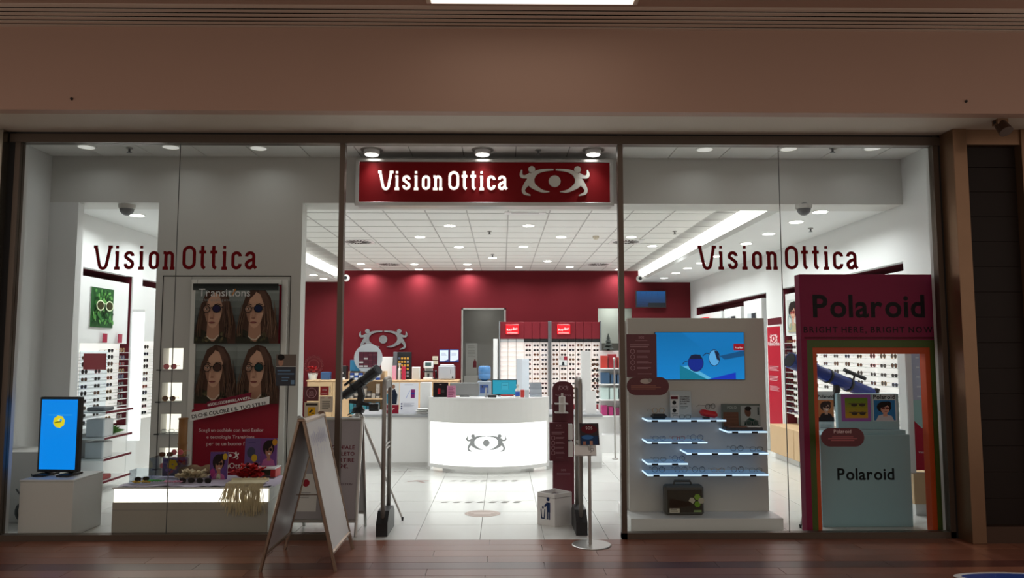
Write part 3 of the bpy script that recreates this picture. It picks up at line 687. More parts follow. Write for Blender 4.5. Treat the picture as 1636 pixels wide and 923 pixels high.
# ================================================================== LEFT WINDOW
# plinth with portrait screen
a = P(27, 860, .14); b = P(118, 766, .14)
t = thing('plinth', 'white square plinth carrying the blue portrait screen', 'plinth', ((a.x+b.x)/2, .4, 0))
box('body', white2, t, a.x, b.x, .14, .66, 0, b.z-.02, r=.004); box('top', white2, t, a.x-.004, b.x+.004, .136, .664, b.z-.018, b.z, r=.003)
zp = b.z
t = thing('plinth', 'grey low plinth with a coiled cable behind the screen plinth', 'plinth', (-4.95, .9, 0))
box('body', greyw, t, XL+.02, -4.72, .75, 1.2, 0, P(20, 722, .75).z, r=.004)
cb = MB(); pts = []
for k in range(60): an = k*.42; pts.append((-4.86+.09*math.cos(an), .7+.0006*k, .12+.10*math.sin(an)))
cb.tube([(-4.84, .76, .5), (-4.8, .72, .42)]+pts+[(-4.95, .7, .35)], .008, 6); tag(cb.build('coiled_cable', M('cable_grey', (90, 96, 96), .5)), 'coiled grey cable hanging at the far left of the window', 'cable')
a = P(54, 757, .36); b = P(129, 631, .36); wd_ = b.x-a.x; hh = b.z-a.z; cxm = (a.x+b.x)/2
t = thing('display_screen', 'black portrait monitor showing a blue screen with a yellow dot', 'monitor', (cxm, .38, zp), -.08, local=True)
t.location = (cxm, .38, zp); h0 = .05
box('body', black, t, -wd_/2, wd_/2, -.0, .06, h0-.02, hh, r=.008)
for s in (-1, 1): box('foot', black, t, s*.12-.06, s*.12+.06, -.1, .14, 0, .022, r=.005); box('stay', black, t, s*.12-.015, s*.12+.015, .02, .05, .02, h0)
cv = Canvas((-wd_/2+.025, -.002, h0+.01), UX, UZ); W_, H_ = wd_-.05, hh-h0-.035
cv.rect(0, 0, W_, H_, (0, 138, 240)); cv.rect(W_*.2, H_*.77, W_*.85, H_*.785, (40, 160, 240))
cv.poly([(W_*.5+.062*math.cos(k*PI/4+.2), H_*.68+.062*math.sin(k*PI/4+.2)) for k in range(8)], (230, 214, 30)); cv.ell(W_*.52, H_*.70, .02, .02, (240, 240, 130)); cv.ell(W_*.55, H_*.70, .012, .016, (80, 170, 220)); cv.line([(W_*.38, H_*.665), (W_*.46, H_*.675), (W_*.55, H_*.68)], .012, (120, 120, 20))
cv.build('screen', t, SCREEN)
# ---- partition with poster light box and lit niches
def PXh(px): return P(px, 560, Yh).x
xa, xb, xc, xd = PXh(245), PXh(261), PXh(293), PXh(478)
pt = thing('partition_wall', 'grey white partition panel behind the left window with poster and lit niches', None, kind='structure'); pt.name = 'wall_partition'
box('panel', greyw, pt, xa, xb, Yh, Yh+.2, 0, Z2); box('panel', greyw, pt, xc, xd, Yh, Yh+.2, 0, Z2)
zn_t = P(275, 560, Yh).z
nich = [(556, 590), (611, 641), (661, 692), (715, 748)]
zprev = Z2
for y0, y1 in nich:
    z1_, z0_ = P(275, y0, Yh).z, P(275, y1, Yh).z
    box('panel', greyw, pt, xb, xc, Yh, Yh+.2, z1_, zprev); zprev = z0_
    box('lit_back', litwarm, pt, xb, xc, Yh+.15, Yh+.17, z0_, z1_)
    box('niche_shelf', acryl, pt, xb-.03, xc, Yh-.05, Yh+.15, z0_-.006, z0_); box('shelf_clip', black, pt, xb-.05, xb-.0, Yh-.05, Yh-.03, z0_-.012, z0_)
box('panel', greyw, pt, xb, xc, Yh, Yh+.2, 0, zprev)
zl = P(300, 440, Yh).z
box('shadow_line', dark, pt, PXh(257), PXh(462), Yh-.004, Yh+.001, zl-.012, zl)
for px in (257, 462): box('shadow_line', dark, pt, PXh(px)-.006, PXh(px)+.002, Yh-.004, Yh+.001, 0, zl)
box('shadow_line', midgrey, pt, PXh(303)-.003, PXh(303), Yh-.003, Yh+.001, 0, zl)
for i, ((y0, y1), st_) in enumerate(zip(nich, (('round', 'pink', 'pink'), ('round', 'gold', 'brown'), ('square', 'grey', 'clear'), ('round', 'pink', 'pink')))):
    z0_ = P(275, y1, Yh).z; show_glasses((PXh(274), Yh-.02, z0_+.002), .15, ('pink round sunglasses in the topmost lit niche of the partition', 'brown lens sunglasses in the second lit niche from the top', 'clear glasses in the third lit niche beside the bamboo pole', 'pink sunglasses in the lowest lit niche behind the acrylic cube')[i], *st_, scale=1.1, group='glasses in the lit niches')
pa, pb = P(307, 768, Yh), P(452, 455, Yh)
pf = thing('poster_light_box', 'tall framed advertising poster with four portraits in glasses on the partition', 'poster', ((pa.x+pb.x)/2, Yh-.03, pa.z))
fm_ = M('poster_frame', (214, 214, 210), .35, .3)
W_, H_ = pb.x-pa.x, pb.z-pa.z
for q in ((pa.x-.07, pa.x, pa.z-.02, pb.z+.06), (pb.x, pb.x+.07, pa.z-.02, pb.z+.06), (pa.x, pb.x, pb.z, pb.z+.06)): box('frame', fm_, pf, q[0], q[1], Yh-.045, Yh-.001, q[2], q[3], r=.006)
box('backing', white2, pf, pa.x, pb.x, Yh-.02, Yh-.001, pa.z-.02, pb.z)
cv = Canvas((pa.x, Yh-.021, pa.z), UX, UZ)
cv.rect(0, 0, W_, H_, (146, 20, 44))
ym = H_*.39; hp = (H_-ym)/2
for i, (cx_, cy_, ln) in enumerate(((0, ym, '#4a2c24'), (W_/2, ym, '#123c40'), (0, ym+hp, '#221a48'), (W_/2, ym+hp, '#10204e'))): portrait(cv, cx_, cy_, W_/2, hp*(.965 if cy_ > ym else 1), ln, rnd=random.Random(i))
cv.grad(0, H_-hp*.11, W_, H_, (60, 66, 66), (16, 18, 18), 6)
cv.text('Transitions', W_*.07, H_-.145, .13, '#f0f0f0', width=W_*.60); cv.line([(W_*.46, H_-.135), (W_*.50, H_-.06)], .012, '#d8883a'); cv.text('light intelligent lenses', W_*.08, H_-.20, .05, '#9aa0a0', width=W_*.52, track=.2)
rt = .17
cv.poly([(-.0+W_*.04, ym-.16), (W_*.04, ym-.06), (W_*.22, ym+.0), (W_*.72, ym+.125), (W_*.70, ym+.0)], (146, 20, 44))
cv.poly([(W_*.2, ym-.045), (W_*.71, ym+.065), (W_*.72, ym+.135), (W_*.21, ym+.03)], '#7d1230')
cv.text('#SOLUZIONIPERLAVISTA', W_*.22, ym-.02, .06, '#f4f0f0', bold=True, rot=rt, width=W_*.5, track=.05)
cv.poly([(W_*.02, ym-.185), (W_*.93, ym+.005), (W_*.93, ym+.09), (W_*.02, ym-.09)], '#f2f0ee'); cv.text('DI CHE COLORE È IL TUO STILE?'.replace('È', 'E'), W_*.045, ym-.155, .08, '#26201f', bold=True, rot=rt*1.06, width=W_*.86, track=.06)
for i, tx in enumerate(('Scegli un occhiale con lenti Essilor', 'e tecnologia Transitions,', 'per te un buono fino a')): cv.text(tx, W_*.5, ym-.30-i*.075, .06, '#f0d8dc', 'c', width=W_*(.74, .56, .56)[i])
emblem_print(cv, W_*.5, ym-.56, .19, '#f0e8e8'); cv.text('VisionOttica', W_*.5, ym-.70, .09, '#f6f0f0', 'c', width=W_*.42, track=.05); cv.greek(W_*.5, ym-.745, W_*.36, .012, '#e0c0c4', 1, 'c'); cv.rect(W_*.25, ym-.80, W_*.75, ym-.797, '#d8a0a8')
cv.build('print', pf)
# ---- low display plinth with lit band
a, b = P(177, 857, .16), P(428, 778, .16); XA, XB_ = a.x, P(427, 857, .16).x; zt_ = b.z; zl0 = P(300, 802, .16).z; YD = .84
t = thing('display_plinth', 'low wide window plinth with a glowing white top band', 'plinth', ((XA+XB_)/2, .6, 0))
box('body', M('plinth_cover', (176, 172, 162), .35, noise=.02), t, XA, XB_, .16, YD, .03, zl0, r=.003); box('base', black, t, XA+.03, XB_-.03, .2, YD-.03, 0, .03)
box('seam', midgrey, t, XA, XB_, .158, .161, P(300, 814, .16).z-.002, P(300, 814, .16).z)
box('light_band', M('plinth_light', (255, 252, 240), .4, em=1.7), t, XA+.012, XB_-.012, .163, .2, zl0, zt_-.012); box('core', M('plinth_cover'), t, XA, XB_, .2, YD, zl0, zt_-.012); box('top', white2, t, XA-.005, XB_+.005, .155, YD, zt_-.012, zt_, r=.002)
cl = MB(); random.seed(5)
n1, n2 = 26, 12
for i in range(n1+1):
    for j in range(n2+1):
        cl.v.append(Vector((XA+.04+(XB_-XA+.02)*i/n1, .17+(YD-.22)*j/n2, zt_+.004+.012*abs(math.sin(i*1.7+j*.8)*math.cos(j*1.3-i*.4)))))
for i in range(n1):
    for j in range(n2): k = i*(n2+1)+j; cl.f.append([k, k+n2+1, k+n2+2, k+1]); cl.m.append(0)
tag(cl.build('display_cloth', M('lilac_tulle', (206, 196, 216), .7, noise=.1, nscale=10), smooth=True), 'crumpled lilac cloth spread over the lit window plinth', 'cloth')
zc_ = zt_+.018
def on(px, y): return P(px, 700, y).x
def flower_mb(m, c, r, rnd, pet=6):
    for k in range(pet):
        a = 2*PI*k/pet+rnd.random(); t_ = rnd.uniform(.1, .8); d = Vector((math.cos(a)*math.cos(t_), math.sin(a)*math.cos(t_), math.sin(t_))); s = Vector((-math.sin(a), math.cos(a), 0))*r*.45
        q = [Vector(c), Vector(c)+d*r*.55+s, Vector(c)+d*r, Vector(c)+d*r*.55-s]; q = [Vector((v.x, v.y, max(v.z, zc_))) for v in q]; m.add(q, [(0, 1, 2, 3)])
    m.sphere((c[0], c[1], c[2]+r*.1), r*.22, 6, 4)
# acrylic cube with flowers
x0, x1 = on(240, .45), on(286, .45); zc1 = P(260, 732, .45).z
t = thing('acrylic_cube', 'clear acrylic cube with a flowery purple print on the lit plinth', 'display box', ((x0+x1)/2, .55, zc_))
for q in ((x0, x1, .45, .455, zc_, zc1), (x0, x0+.005, .45, .72, zc_, zc1), (x1-.005, x1, .45, .72, zc_, zc1), (x0, x1, .45, .72, zc1, zc1+.005)): box('wall', acryl, t, *q)
cv = Canvas((x0+.02, .70, zc_), UX, UZ); cw, chh = x1-x0-.03, zc1-zc_-.02
cv.grad(0, 0, cw, chh, (92, 84, 110), (150, 132, 176), 8)
rn = random.Random(2)
for k in range(26): cv.ell(rn.uniform(.02, cw-.02), rn.uniform(.02, chh-.02), .018, .014, rn.choice(('#6a5a92', '#8f6fae', '#a85a68', '#4c4470', '#c48a74')), rn.random()*3, 10)
for k in range(6): cv.ell(cw*.42+.03*math.cos(k), chh*.62+.03*math.sin(k), .022, .022, '#e8b820', 0, 10)
cv.build('print_card', t)
m = MB(); flower_mb(m, (x1-.03, .6, zc1-.06), .05, rn); m.build('flower', M('petal_red', (200, 32, 36), .6), t)
show_glasses(((x0+x1)/2-.01, .52, zc1+.006), .1, 'tortoiseshell sunglasses on top of the acrylic cube', 'square', 'brown', 'brown', scale=1.05, name='sunglasses')
show_glasses(((x0+x1)/2+.05, .64, zc1+.006), -.2, 'pink sunglasses behind the tortoiseshell pair on the acrylic cube', 'round', 'pink', 'pink', name='sunglasses')
x0 = on(213, .35); t = thing('acrylic_tray', 'low clear acrylic holder with dark sunglasses at the left end of the plinth', 'display box', (x0+.08, .35, zc_))
box('back', acryl, t, x0, x0+.16, .44, .445, zc_, zc_+.12); box('side', acryl, t, x0, x0+.005, .3, .44, zc_, zc_+.12); box('floor_plate', acryl, t, x0, x0+.16, .28, .445, zc_, zc_+.004)
show_glasses((on(227, .33), .36, zc_+.005), .3, 'dark sunglasses lying in the low acrylic holder', 'square', 'black', 'dark', name='sunglasses')
show_glasses((on(330, .3), .27, zc_), -.15, 'black sunglasses lying right of centre on the lit plinth', 'square', 'black', 'dark', scale=1.15, name='sunglasses')
show_glasses((on(302, .3), .29, zc_), .12, 'black sunglasses lying in front of the shell flowers', 'square', 'black', 'dark', scale=1.1, name='sunglasses')
for nm, px, y, colr, lab in (('yellow', 229, .24, (226, 190, 70), 'small yellow flower garland at the left of the lit plinth'), ('green', 250, .30, (90, 200, 90), 'small green flower garland in front of the acrylic cube'), ('pink', 278, .25, (236, 170, 196), 'pink flower garland in front of the acrylic cube')):
    m = MB(); rn = random.Random(px)
    for k in range(7): flower_mb(m, (on(px, y)-.07+.024*k, y+rn.uniform(-.015, .015), zc_+.014), .03, rn)
    tag(m.build('flower_garland', M('petal_'+nm, colr, .7)), lab, 'garland')
m = MB(); rn = random.Random(12)
for k in range(26): flower_mb(m, (on(309, .45)+rn.uniform(-.11, .13), .43+rn.uniform(-.06, .06), zc_+.02+rn.uniform(0, .07)), .06, rn, 7)
tag(m.build('shell_flowers', M('petal_cream', (232, 218, 186), .7, noise=.1)), 'heap of cream cloth flowers in the middle of the lit plinth', 'flowers')
m = MB()
for k in range(5): m.sphere((on(298, .66)+.075*k, .68, zc_+.05+.02*(k % 2)), .07, 10, 7, (1.1, .8, .7))
tag(m.build('straw_hat_roll', M('straw_brown', (150, 122, 96), .8, noise=.25, nscale=40), smooth=True), 'brown woven roll behind the cream cloth flowers', 'decoration')
m = MB(); rn = random.Random(4)
for k in range(46): flower_mb(m, (on(398, .5)+rn.gauss(0, .06), .48+rn.uniform(-.04, .04), zc_+.02+abs(rn.gauss(0, .045))), .055, rn, 7)
tag(m.build('red_flower_lei', M('petal_red', (200, 32, 36), .6)), 'fluffy red flower lei at the right of the lit plinth', 'garland')
m = MB(); rn = random.Random(9)
for k in range(8): flower_mb(m, (on(408, .38)-.1+.028*k, .385, zc_+.015), .035, rn)
tag(m.build('flower_garland', M('petal_orange', (224, 160, 70), .7)), 'thin orange flower garland in front of the red lei', 'garland')
# raffia fringe hanging over the edge
rf = thing('raffia_skirt', 'pale straw raffia fringe hanging over the front edge of the lit plinth', 'decoration', (on(390, .15), .15, zt_))
m = MB(); rn = random.Random(8); fx0, fx1 = on(352, .15), on(424, .15)
for k in range(170):
    f = rn.random(); x = fx0+.06+(fx1-fx0-.08)*f; L = rn.uniform(.14, .27)*(1 if f > .12 else .7); dx = rn.gauss(-.02 if f < .3 else 0, .025)
    m.tube([(x, .34, zc_+.02), (x+dx*.1, .17, zc_+.016), (x+dx*.4, .148-rn.uniform(0, .012), zt_-.03), (x+dx, .146-rn.uniform(0, .02), zt_-L)], .0034, 3)
m.build('strands', M('raffia', (214, 200, 164), .8, noise=.15, nscale=30), rf)
MB().tube([(fx0+.05, .35, zc_+.02), (fx1-.02, .35, zc_+.02)], .018, 8).build('waistband', M('raffia'), rf)
# picture cards
def card(name, label, px0, px1, py0, py1, Y, draw, lean=.06, thick=.006):
    a, b = P(px0, py1, Y), P(px1, py0, Y); t = thing(name, label, 'card', ((a.x+b.x)/2, Y, a.z))
    up = Vector((0, lean, 1)).normalized(); hh = (b.z-a.z)
    m = MB().prism([(0, 0), (b.x-a.x, 0), (b.x-a.x, hh), (0, hh)], (a.x, Y, a.z), UX, up, thick); m.build('board', white2, t)
    cv = Canvas((a.x, Y-.0004, a.z), UX, up); draw(cv, b.x-a.x, hh); cv.build('print', t); return t
def d_smile(cv, w_, h_):
    sitter(cv, 0, 0, w_, h_, '#6a4a8e', '#2a1a1c', '#c08a72', '#c06aa0'); cv.ell(w_*.84, h_*.84, w_*.13, h_*.11, '#d8b02c'); cv.ell(w_*.18, h_*.3, w_*.14, h_*.14, '#c04a92'); cv.ell(w_*.52, h_*.14, w_*.12, h_*.13, '#c8ccae')
card('photo_card', 'small purple photo card of a smiling sitter in front of the poster', 334, 364, 722, 769, .55, d_smile)
def d_wide(cv, w_, h_):
    cv.rect(0, 0, w_, h_, '#6f5a92'); cv.greek(w_*.1, h_*.84, w_*.25, h_*.05, '#5a4880', 1); cv.ell(w_*.2, h_*.5, w_*.13, h_*.19, '#46465e'); cv.ell(w_*.3, h_*.3, w_*.09, h_*.13, '#d8b02c')
    sitter(cv, w_*.48, 0, w_*.52, h_, '#7a4c90', '#2a1a1c', '#b8826c', '#c06aa0'); cv.ell(w_*.92, h_*.86, w_*.075, h_*.12, '#d89a2c')
card('photo_card', 'wide purple photo card of a smiling sitter above the red lei', 390, 443, 700, 745, .78, d_wide)
a, b = P(390, 762, .68), P(443, 746, .68)
t = thing('card_holder', 'red and white ledge under the wide purple photo card', 'stand', ((a.x+b.x)/2, .75, zc_)); box('ledge', white2, t, a.x, b.x, .6, .82, b.z-.012, b.z, r=.002); box('support', M('holder_red', (190, 36, 40), .5), t, b.x-.05, b.x, .62, .80, zc_, b.z-.012); box('panel', M('holder_green', (96, 110, 76), .6), t, a.x+.12, b.x-.05, .74, .8, zc_, b.z-.012)
show_glasses(((a.x+b.x)/2-.07, .61, b.z+.001), .2, 'dark sunglasses on the ledge under the wide photo card', 'round', 'red', 'dark', name='sunglasses')
x = on(290, .95); m = MB(); zb1 = P(290, 686, .98).z
prof = []
z = 0.0
while z < zb1: prof += [(.045, z), (.045, z+.24), (.052, z+.25), (.045, z+.26)]; z += .26
m.lathe(prof, (x, .98, 0), 14); tag(m.build('bamboo_pole', M('bamboo', (150, 104, 54), .45, noise=.35, nscale=7), smooth=True), 'thick brown bamboo pole standing behind the acrylic cube', 'pole')

# ================================================================== RIGHT WINDOW
Yp = .62                                              # front of the display panel
a, b = P(1004, 825, Yp), P(1224, 508, Yp); PA, PB = P(1003, 560, Yp).x, P(1222, 560, Yp).x
dw = thing('display_wall', 'freestanding white display wall on castors with lit glass shelves', 'display stand', ((PA+PB)/2, .7, 0))
zb1 = P(1130, 828, .30).z; zb0 = P(1130, 849, .30).z
box('panel', M('display_panel', (206, 204, 198), .4, noise=.02), dw, PA, PB, Yp, Yp+.09, zb1, b.z, r=.004); box('rear_panel', white2, dw, PA-.03, PB-.03, Yp+.10, Yp+.2, zb1, b.z-.03)
box('base', white2, dw, P(1008, 840, .30).x, P(1252, 840, .30).x, .30, 1.15, zb0, zb1, r=.004)
for cx_ in (P(1020, 840, .4).x, P(1075, 840, .4).x, P(1245, 840, .4).x):
    MB().lathe([(.028, -.012), (.028, .012)], (cx_, .42, .028), 14, 'x').build('castor', black, dw)
z0_ = .05; 
if zb0 > .06: box('caster_frame', midgrey, dw, PA+.1, PB-.1, .5, 1.0, .04, zb0)
sc = P(1048, 606, Yp-.02), P(1188, 531, Yp-.02)
t = dw; box('screen_bezel', black, dw, sc[0].x-.004, sc[1].x+.004, Yp-.02, Yp, sc[0].z-.004, sc[1].z+.004)
cv = Canvas((sc[0].x, Yp-.0205, sc[0].z), UX, UZ); W_, H_ = sc[1].x-sc[0].x, sc[1].z-sc[0].z
cv.grad(0, 0, W_, H_, (20, 130, 205), (10, 110, 175), 10); cv.poly([(W_*.55, H_*.62), (W_, H_*.75), (W_, H_), (W_*.3, H_)], (16, 118, 188)); cv.poly([(W_*.78, H_*.42), (W_, H_*.5), (W_, H_*.62), (W_*.72, H_*.5)], (20, 80, 130))
cv.poly([(W_*.27, 0), (W_*.27, H_*.31), (W_*.58, 0)], (18, 120, 150)); cv.poly([(W_*.58, 0), (W_*.9, H_*.15), (W_*.9, 0)], (24, 54, 190)); cv.poly([(W_*.3, H_*.28), (W_*.58, 0), (W_*.62, H_*.03), (W_*.38, H_*.3)], (90, 180, 225))
cv.ell(W_*.45, H_*.35, W_*.085, H_*.18, (18, 42, 140), -.2); cv.poly([(W_*.37, H_*.43), (W_*.53, H_*.44), (W_*.5, H_*.53), (W_*.4, H_*.52)], (20, 28, 60)); cv.ell(W_*.66, H_*.46, W_*.062, H_*.17, (90, 170, 230), .15); cv.poly([(W_*.66, H_*.62), (W_*.71, H_*.58), (W_*.72, H_*.4), (W_*.69, H_*.42)], (24, 34, 60))
cv.ring(W_*.45, H_*.35, W_*.085, .006, (30, 30, 50), H_*.18); cv.ring(W_*.66, H_*.46, W_*.062, .006, (30, 30, 50), H_*.17); cv.line([(W_*.53, H_*.5), (W_*.57, H_*.56), (W_*.6, H_*.55)], .008, (30, 30, 50)); cv.line([(W_*.37, H_*.4), (W_*.32, H_*.37), (W_*.3, H_*.32)], .007, (30, 30, 50))
cv.rect(W_*.88, H_*.62, W_, H_*.76, (150, 16, 30)); cv.text('Ray-Ban', W_*.9, H_*.66, .04, '#f0e8e8', width=W_*.085)
cv.build('screen', dw, SCREEN)
shelves = [(1035, 1160, 673), (1163, 1226, 691), (1035, 1130, 708), (1098, 1228, 725.5), (1035, 1099, 742), (1035, 1228, 760)]
SH = []
for x0, x1, y in shelves:
    Yfz = .34; A, B_ = P(x0, y, Yfz), P(x1, y, Yfz); SH.append((A.x, B_.x, A.z))
    s_ = box('shelf', shelfglass, dw, A.x, B_.x, Yfz, Yp, A.z, A.z+.012)
    box('lit_edge', shelflit, s_, A.x, B_.x, Yfz-.004, Yfz, A.z-.001, A.z+.014); box('lit_edge', shelflit, s_, A.x-.004, A.x, Yfz, Yp, A.z-.001, A.z+.014)
    n = max(1, round((B_.x-A.x)/.22))
    for k in range(n): xk = A.x+(B_.x-A.x)*(k+.35)/n; box('clip', black, s_, xk-.03, xk+.03, Yfz-.012, Yfz-.0045, A.z-.006, A.z+.012)
def sg_(i, px, lab, sh='round', fr='black', ln='clear', **k):
    z = SH[i][2]+.013; x = P(px, shelves[i][2]-3, .5).x; return show_glasses((x, .47, z), 0, lab, sh, fr, ln, scale=1.0, **k)
for i, px, lab, q in ((2, 1052, 'clear glasses at the left of the short second shelf', ('square', 'blue', 'clear')), (2, 1083, 'dark red glasses in the middle of the short second shelf', ('square', 'red', 'clear')), (2, 1112, 'blue round glasses at the right of the short second shelf', ('round', 'blue', 'clear')),
        (3, 1176, 'black round glasses third from the end of the middle shelf', ('round', 'black', 'clear')), (3, 1207, 'black square glasses at the right end of the middle shelf', ('square', 'black', 'clear')),
        (4, 1053, 'thin grey glasses at the left of the shortest shelf', ('square', 'grey', 'clear')), (4, 1083, 'thin blue glasses at the right of the shortest shelf', ('round', 'blue', 'clear')),
        (5, 1051, 'black round glasses at the left end of the lowest shelf', ('round', 'black', 'clear')), (5, 1087, 'grey round glasses second on the lowest shelf', ('round', 'grey', 'clear')), (5, 1115, 'dark round glasses third on the lowest shelf', ('round', 'black', 'clear')), (5, 1146, 'gold glasses fourth on the lowest shelf', ('square', 'gold', 'clear')), (5, 1177, 'dark brown glasses fifth on the lowest shelf', ('round', 'brown', 'clear')), (5, 1206, 'pale glasses at the right end of the lowest shelf', ('square', 'grey', 'clear'))):
    sg_(i, px, lab, *q, group='glasses on the lit shelves')
z1s = SH[0][2]+.013
x = P(1052, 668, .5).x; MBx = MB().rbox(x-.08, x+.08, .45, .53, z1s, z1s+.05, r=.022); tag(MBx.build('glasses_case', black), 'closed black glasses case at the left of the top shelf', 'case')
show_glasses((x+.0, .5, z1s+.052), .2, 'thin gold glasses on the black case on the top shelf', 'round', 'gold', 'clear')
show_glasses((P(1093, 668, .5).x, .455, z1s), .3, 'black folded glasses in the middle of the top shelf', 'square', 'black', 'clear')
x = P(1131, 668, .5).x; m = MB().rbox(-.09, .09, -.045, .045, 0, .065, r=.024); m.xform(Matrix.Translation((x, .50, z1s+.018)) @ Matrix.Rotation(.18, 4, 'Y')); t = thing('red_glasses_case', 'tilted red glasses case on the top shelf', 'case', (x, .5, z1s)); m.build('shell', M('case_red', (206, 26, 34), .3), t); box('prop', black, t, x-.05, x+.01, .47, .53, z1s, z1s+.014)
show_glasses((x+.025, .49, z1s+.093), .5, 'thin black glasses perched on the red case', 'round', 'black', 'clear')
def d_price(cv, w_, h_):
    cv.rect(0, 0, w_, h_, '#c9d2d4'); cv.rect(.005, .005, w_*.42, h_*.85, '#e4e4e2'); cv.rect(.01, h_*.7, w_*.38, h_*.8, '#6a1a26'); cv.ell(w_*.2, h_*.58, .02, .02, '#222222'); cv.ell(w_*.2, h_*.3, .02, .02, '#222222'); cv.greek(.015, h_*.45, w_*.3, .006, '#888888', 2); cv.greek(.015, h_*.18, w_*.3, .006, '#888888', 2)
    for k, tx in enumerate(('OCCHIALE', 'COMPLETO', 'A PARTIRE', 'DA 59€')): cv.text(tx, w_*.48, h_*(.76-.08*k), .03, '#3a2026', bold=True, width=w_*.44 if k < 3 else w_*.3)
    cv.greek(w_*.48, h_*.42, w_*.36, .007, '#7a8488', 2)
a_ = P(1072, 668, .56)
card('price_card', 'pale price card standing on the top lit shelf', 1071, 1104, 624, 669, .57, d_price, lean=.03)
def d_model(cv, w_, h_):
    cv.rect(0, 0, w_, h_, '#66706c'); cv.text('POLO', w_*.16, h_*.82, .045, '#b8c4c0', width=w_*.24); cv.rect(w_*.05, h_*.02, w_*.44, h_*.7, '#6e4a3a')
    for k in range(5): cv.rect(w_*.07, h_*(.1+.12*k), w_*.42, h_*(.11+.12*k), '#8a604c')
    cv.rect(w_*.5, 0, w_*.99, h_*.93, '#a8b0b0'); cv.poly([(w_*.56, 0), (w_*.6, h_*.35), (w_*.72, h_*.5), (w_*.92, h_*.4), (w_*.98, h_*.1), (w_*.98, 0)], '#123c34'); cv.ell(w_*.68, h_*.7, w_*.08, h_*.17, '#6a4636', .2); cv.ell(w_*.69, h_*.83, w_*.085, h_*.08, '#1c1614'); cv.rect(w_*.93, h_*.6, w_*.97, h_*.88, '#3a4442')
card('photo_card', 'green grey photo card of a sitter in a dark green top on the lit shelves', 1153, 1214, 645, 689, .56, d_model, lean=.02)
za = SH[1][2]+.013; x0_, x1_ = SH[1][0]+.01, SH[1][1]-.01
t = thing('display_tray', 'brown leather covered tray on the right upper shelf', 'tray', ((x0_+x1_)/2, .5, za)); box('body', M('tray_dark', (52, 40, 38), .5), t, x0_, x1_, .43, .54, za, za+.03, r=.004); box('pad', M('tray_brown', (136, 92, 74), .6, noise=.1), t, x0_+.02, x1_-.16, .435, .535, za+.03, za+.036); box('pad', white2, t, x1_-.15, x1_-.02, .44, .535, za+.03, za+.038)
show_glasses(((x0_+x1_)/2+.10, .49, za+.04), 0, 'white framed glasses on the brown tray', 'round', 'grey', 'clear')
# plastic kit case on the base
ka, kb = P(1063, 825, .45), P(1124, 775, .45)
t = thing('kit_case', 'grey plastic carrying case with green hexagons at the foot of the display wall', 'case', ((ka.x+kb.x)/2, .5, zb1))
W_, H_ = kb.x-ka.x, kb.z-zb1
box('shell', M('case_grey', (88, 86, 80), .45, noise=.05), t, ka.x, kb.x, .44, .56, zb1, kb.z, r=.02); box('lid', M('case_lid', (62, 56, 46), .15), t, ka.x+.02, kb.x-.02, .432, .44, zb1+.03, kb.z-.04, r=.003)
m = MB(); m.tube([(ka.x+W_*.25, .5, kb.z-.005), (ka.x+W_*.28, .5, kb.z+.035), (ka.x+W_*.68, .5, kb.z+.035), (ka.x+W_*.72, .5, kb.z-.005)], .012, 8); m.build('handle', M('case_grey'), t)
cv = Canvas((ka.x, .4315, zb1), UX, UZ)
for hx, hy, c_ in ((.82, .62, '#8ab04a'), (.82, .38, '#7aa83a'), (.68, .5, '#c8c4b0'), (.92, .5, '#c0bca8')): cv.poly([(W_*hx+.032*math.cos(PI/3*k), H_*hy+.032*math.sin(PI/3*k)) for k in range(6)], c_)
cv.rect(W_*.1, H_*.1, W_*.36, H_*.24, '#d8d4c4'); cv.greek(W_*.12, H_*.19, W_*.2, .008, '#504838', 2); cv.rect(W_*.72, H_*.12, W_*.92, H_*.18, '#9ab87a')
for k in range(6): cv.ell(W_*(.16+.08*k), H_*.4, .022, .05, '#3a2a20', .3*k, 10)
cv.build('print', t)
# ---- frame stand with brand lettering
YQ = .22
q0, q1 = P(1275, 438, YQ), P(1500, 438, YQ); X0, X1, ZT = P(1276, 560, YQ).x-.0, P(1505, 560, YQ).x, q0.z
X0 = (P(1275, 440, YQ).x+P(1291, 852, YQ).x)/2; X1 = (P(1500, 440, YQ).x+P(1527, 845, YQ).x)/2
zo = P(1390, 565, YQ).z; io0, io1 = P(1306, 570, YQ).x, P(1480, 570, YQ).x
fr = thing('frame_stand', 'tall maroon, green and orange portal stand with black brand lettering', 'display stand', ((X0+X1)/2, YQ, 0))
mar = M('stand_maroon', (140, 36, 74), .6, noise=.03, spec=.15); grn = M('stand_green', (74, 92, 26), .5, noise=.03); org = M('stand_orange', (206, 76, 18), .5, noise=.03)
bw = (io0-X0)
zg = P(1390, 543, YQ).z; zog = P(1390, 555, YQ).z
g0, g1 = X0+bw*.36, X1-(X1-io1)*.42; o0, o1 = X0+bw*.74, X1-(X1-io1)*.74
box('header_board', mar, fr, X0, X1, YQ, YQ+.12, zg, ZT, r=.003); box('side_board', mar, fr, X0, g0, YQ, YQ+.12, 0, zg); box('side_board', mar, fr, g1, X1, YQ, YQ+.12, 0, zg)
box('border', grn, fr, g0, g1, YQ+.01, YQ+.12, zog, zg); box('border', grn, fr, g0, o0, YQ+.01, YQ+.12, 0, zog); box('border', grn, fr, o1, g1, YQ+.01, YQ+.12, 0, zog)
box('border', org, fr, o0, o1, YQ+.02, YQ+.12, zo, zog); box('border', org, fr, o0, io0, YQ+.02, YQ+.12, 0, zo); box('border', org, fr, io1, o1, YQ+.02, YQ+.12, 0, zo)
cv = Canvas((X0, YQ-.0005, 0), UX, UZ)
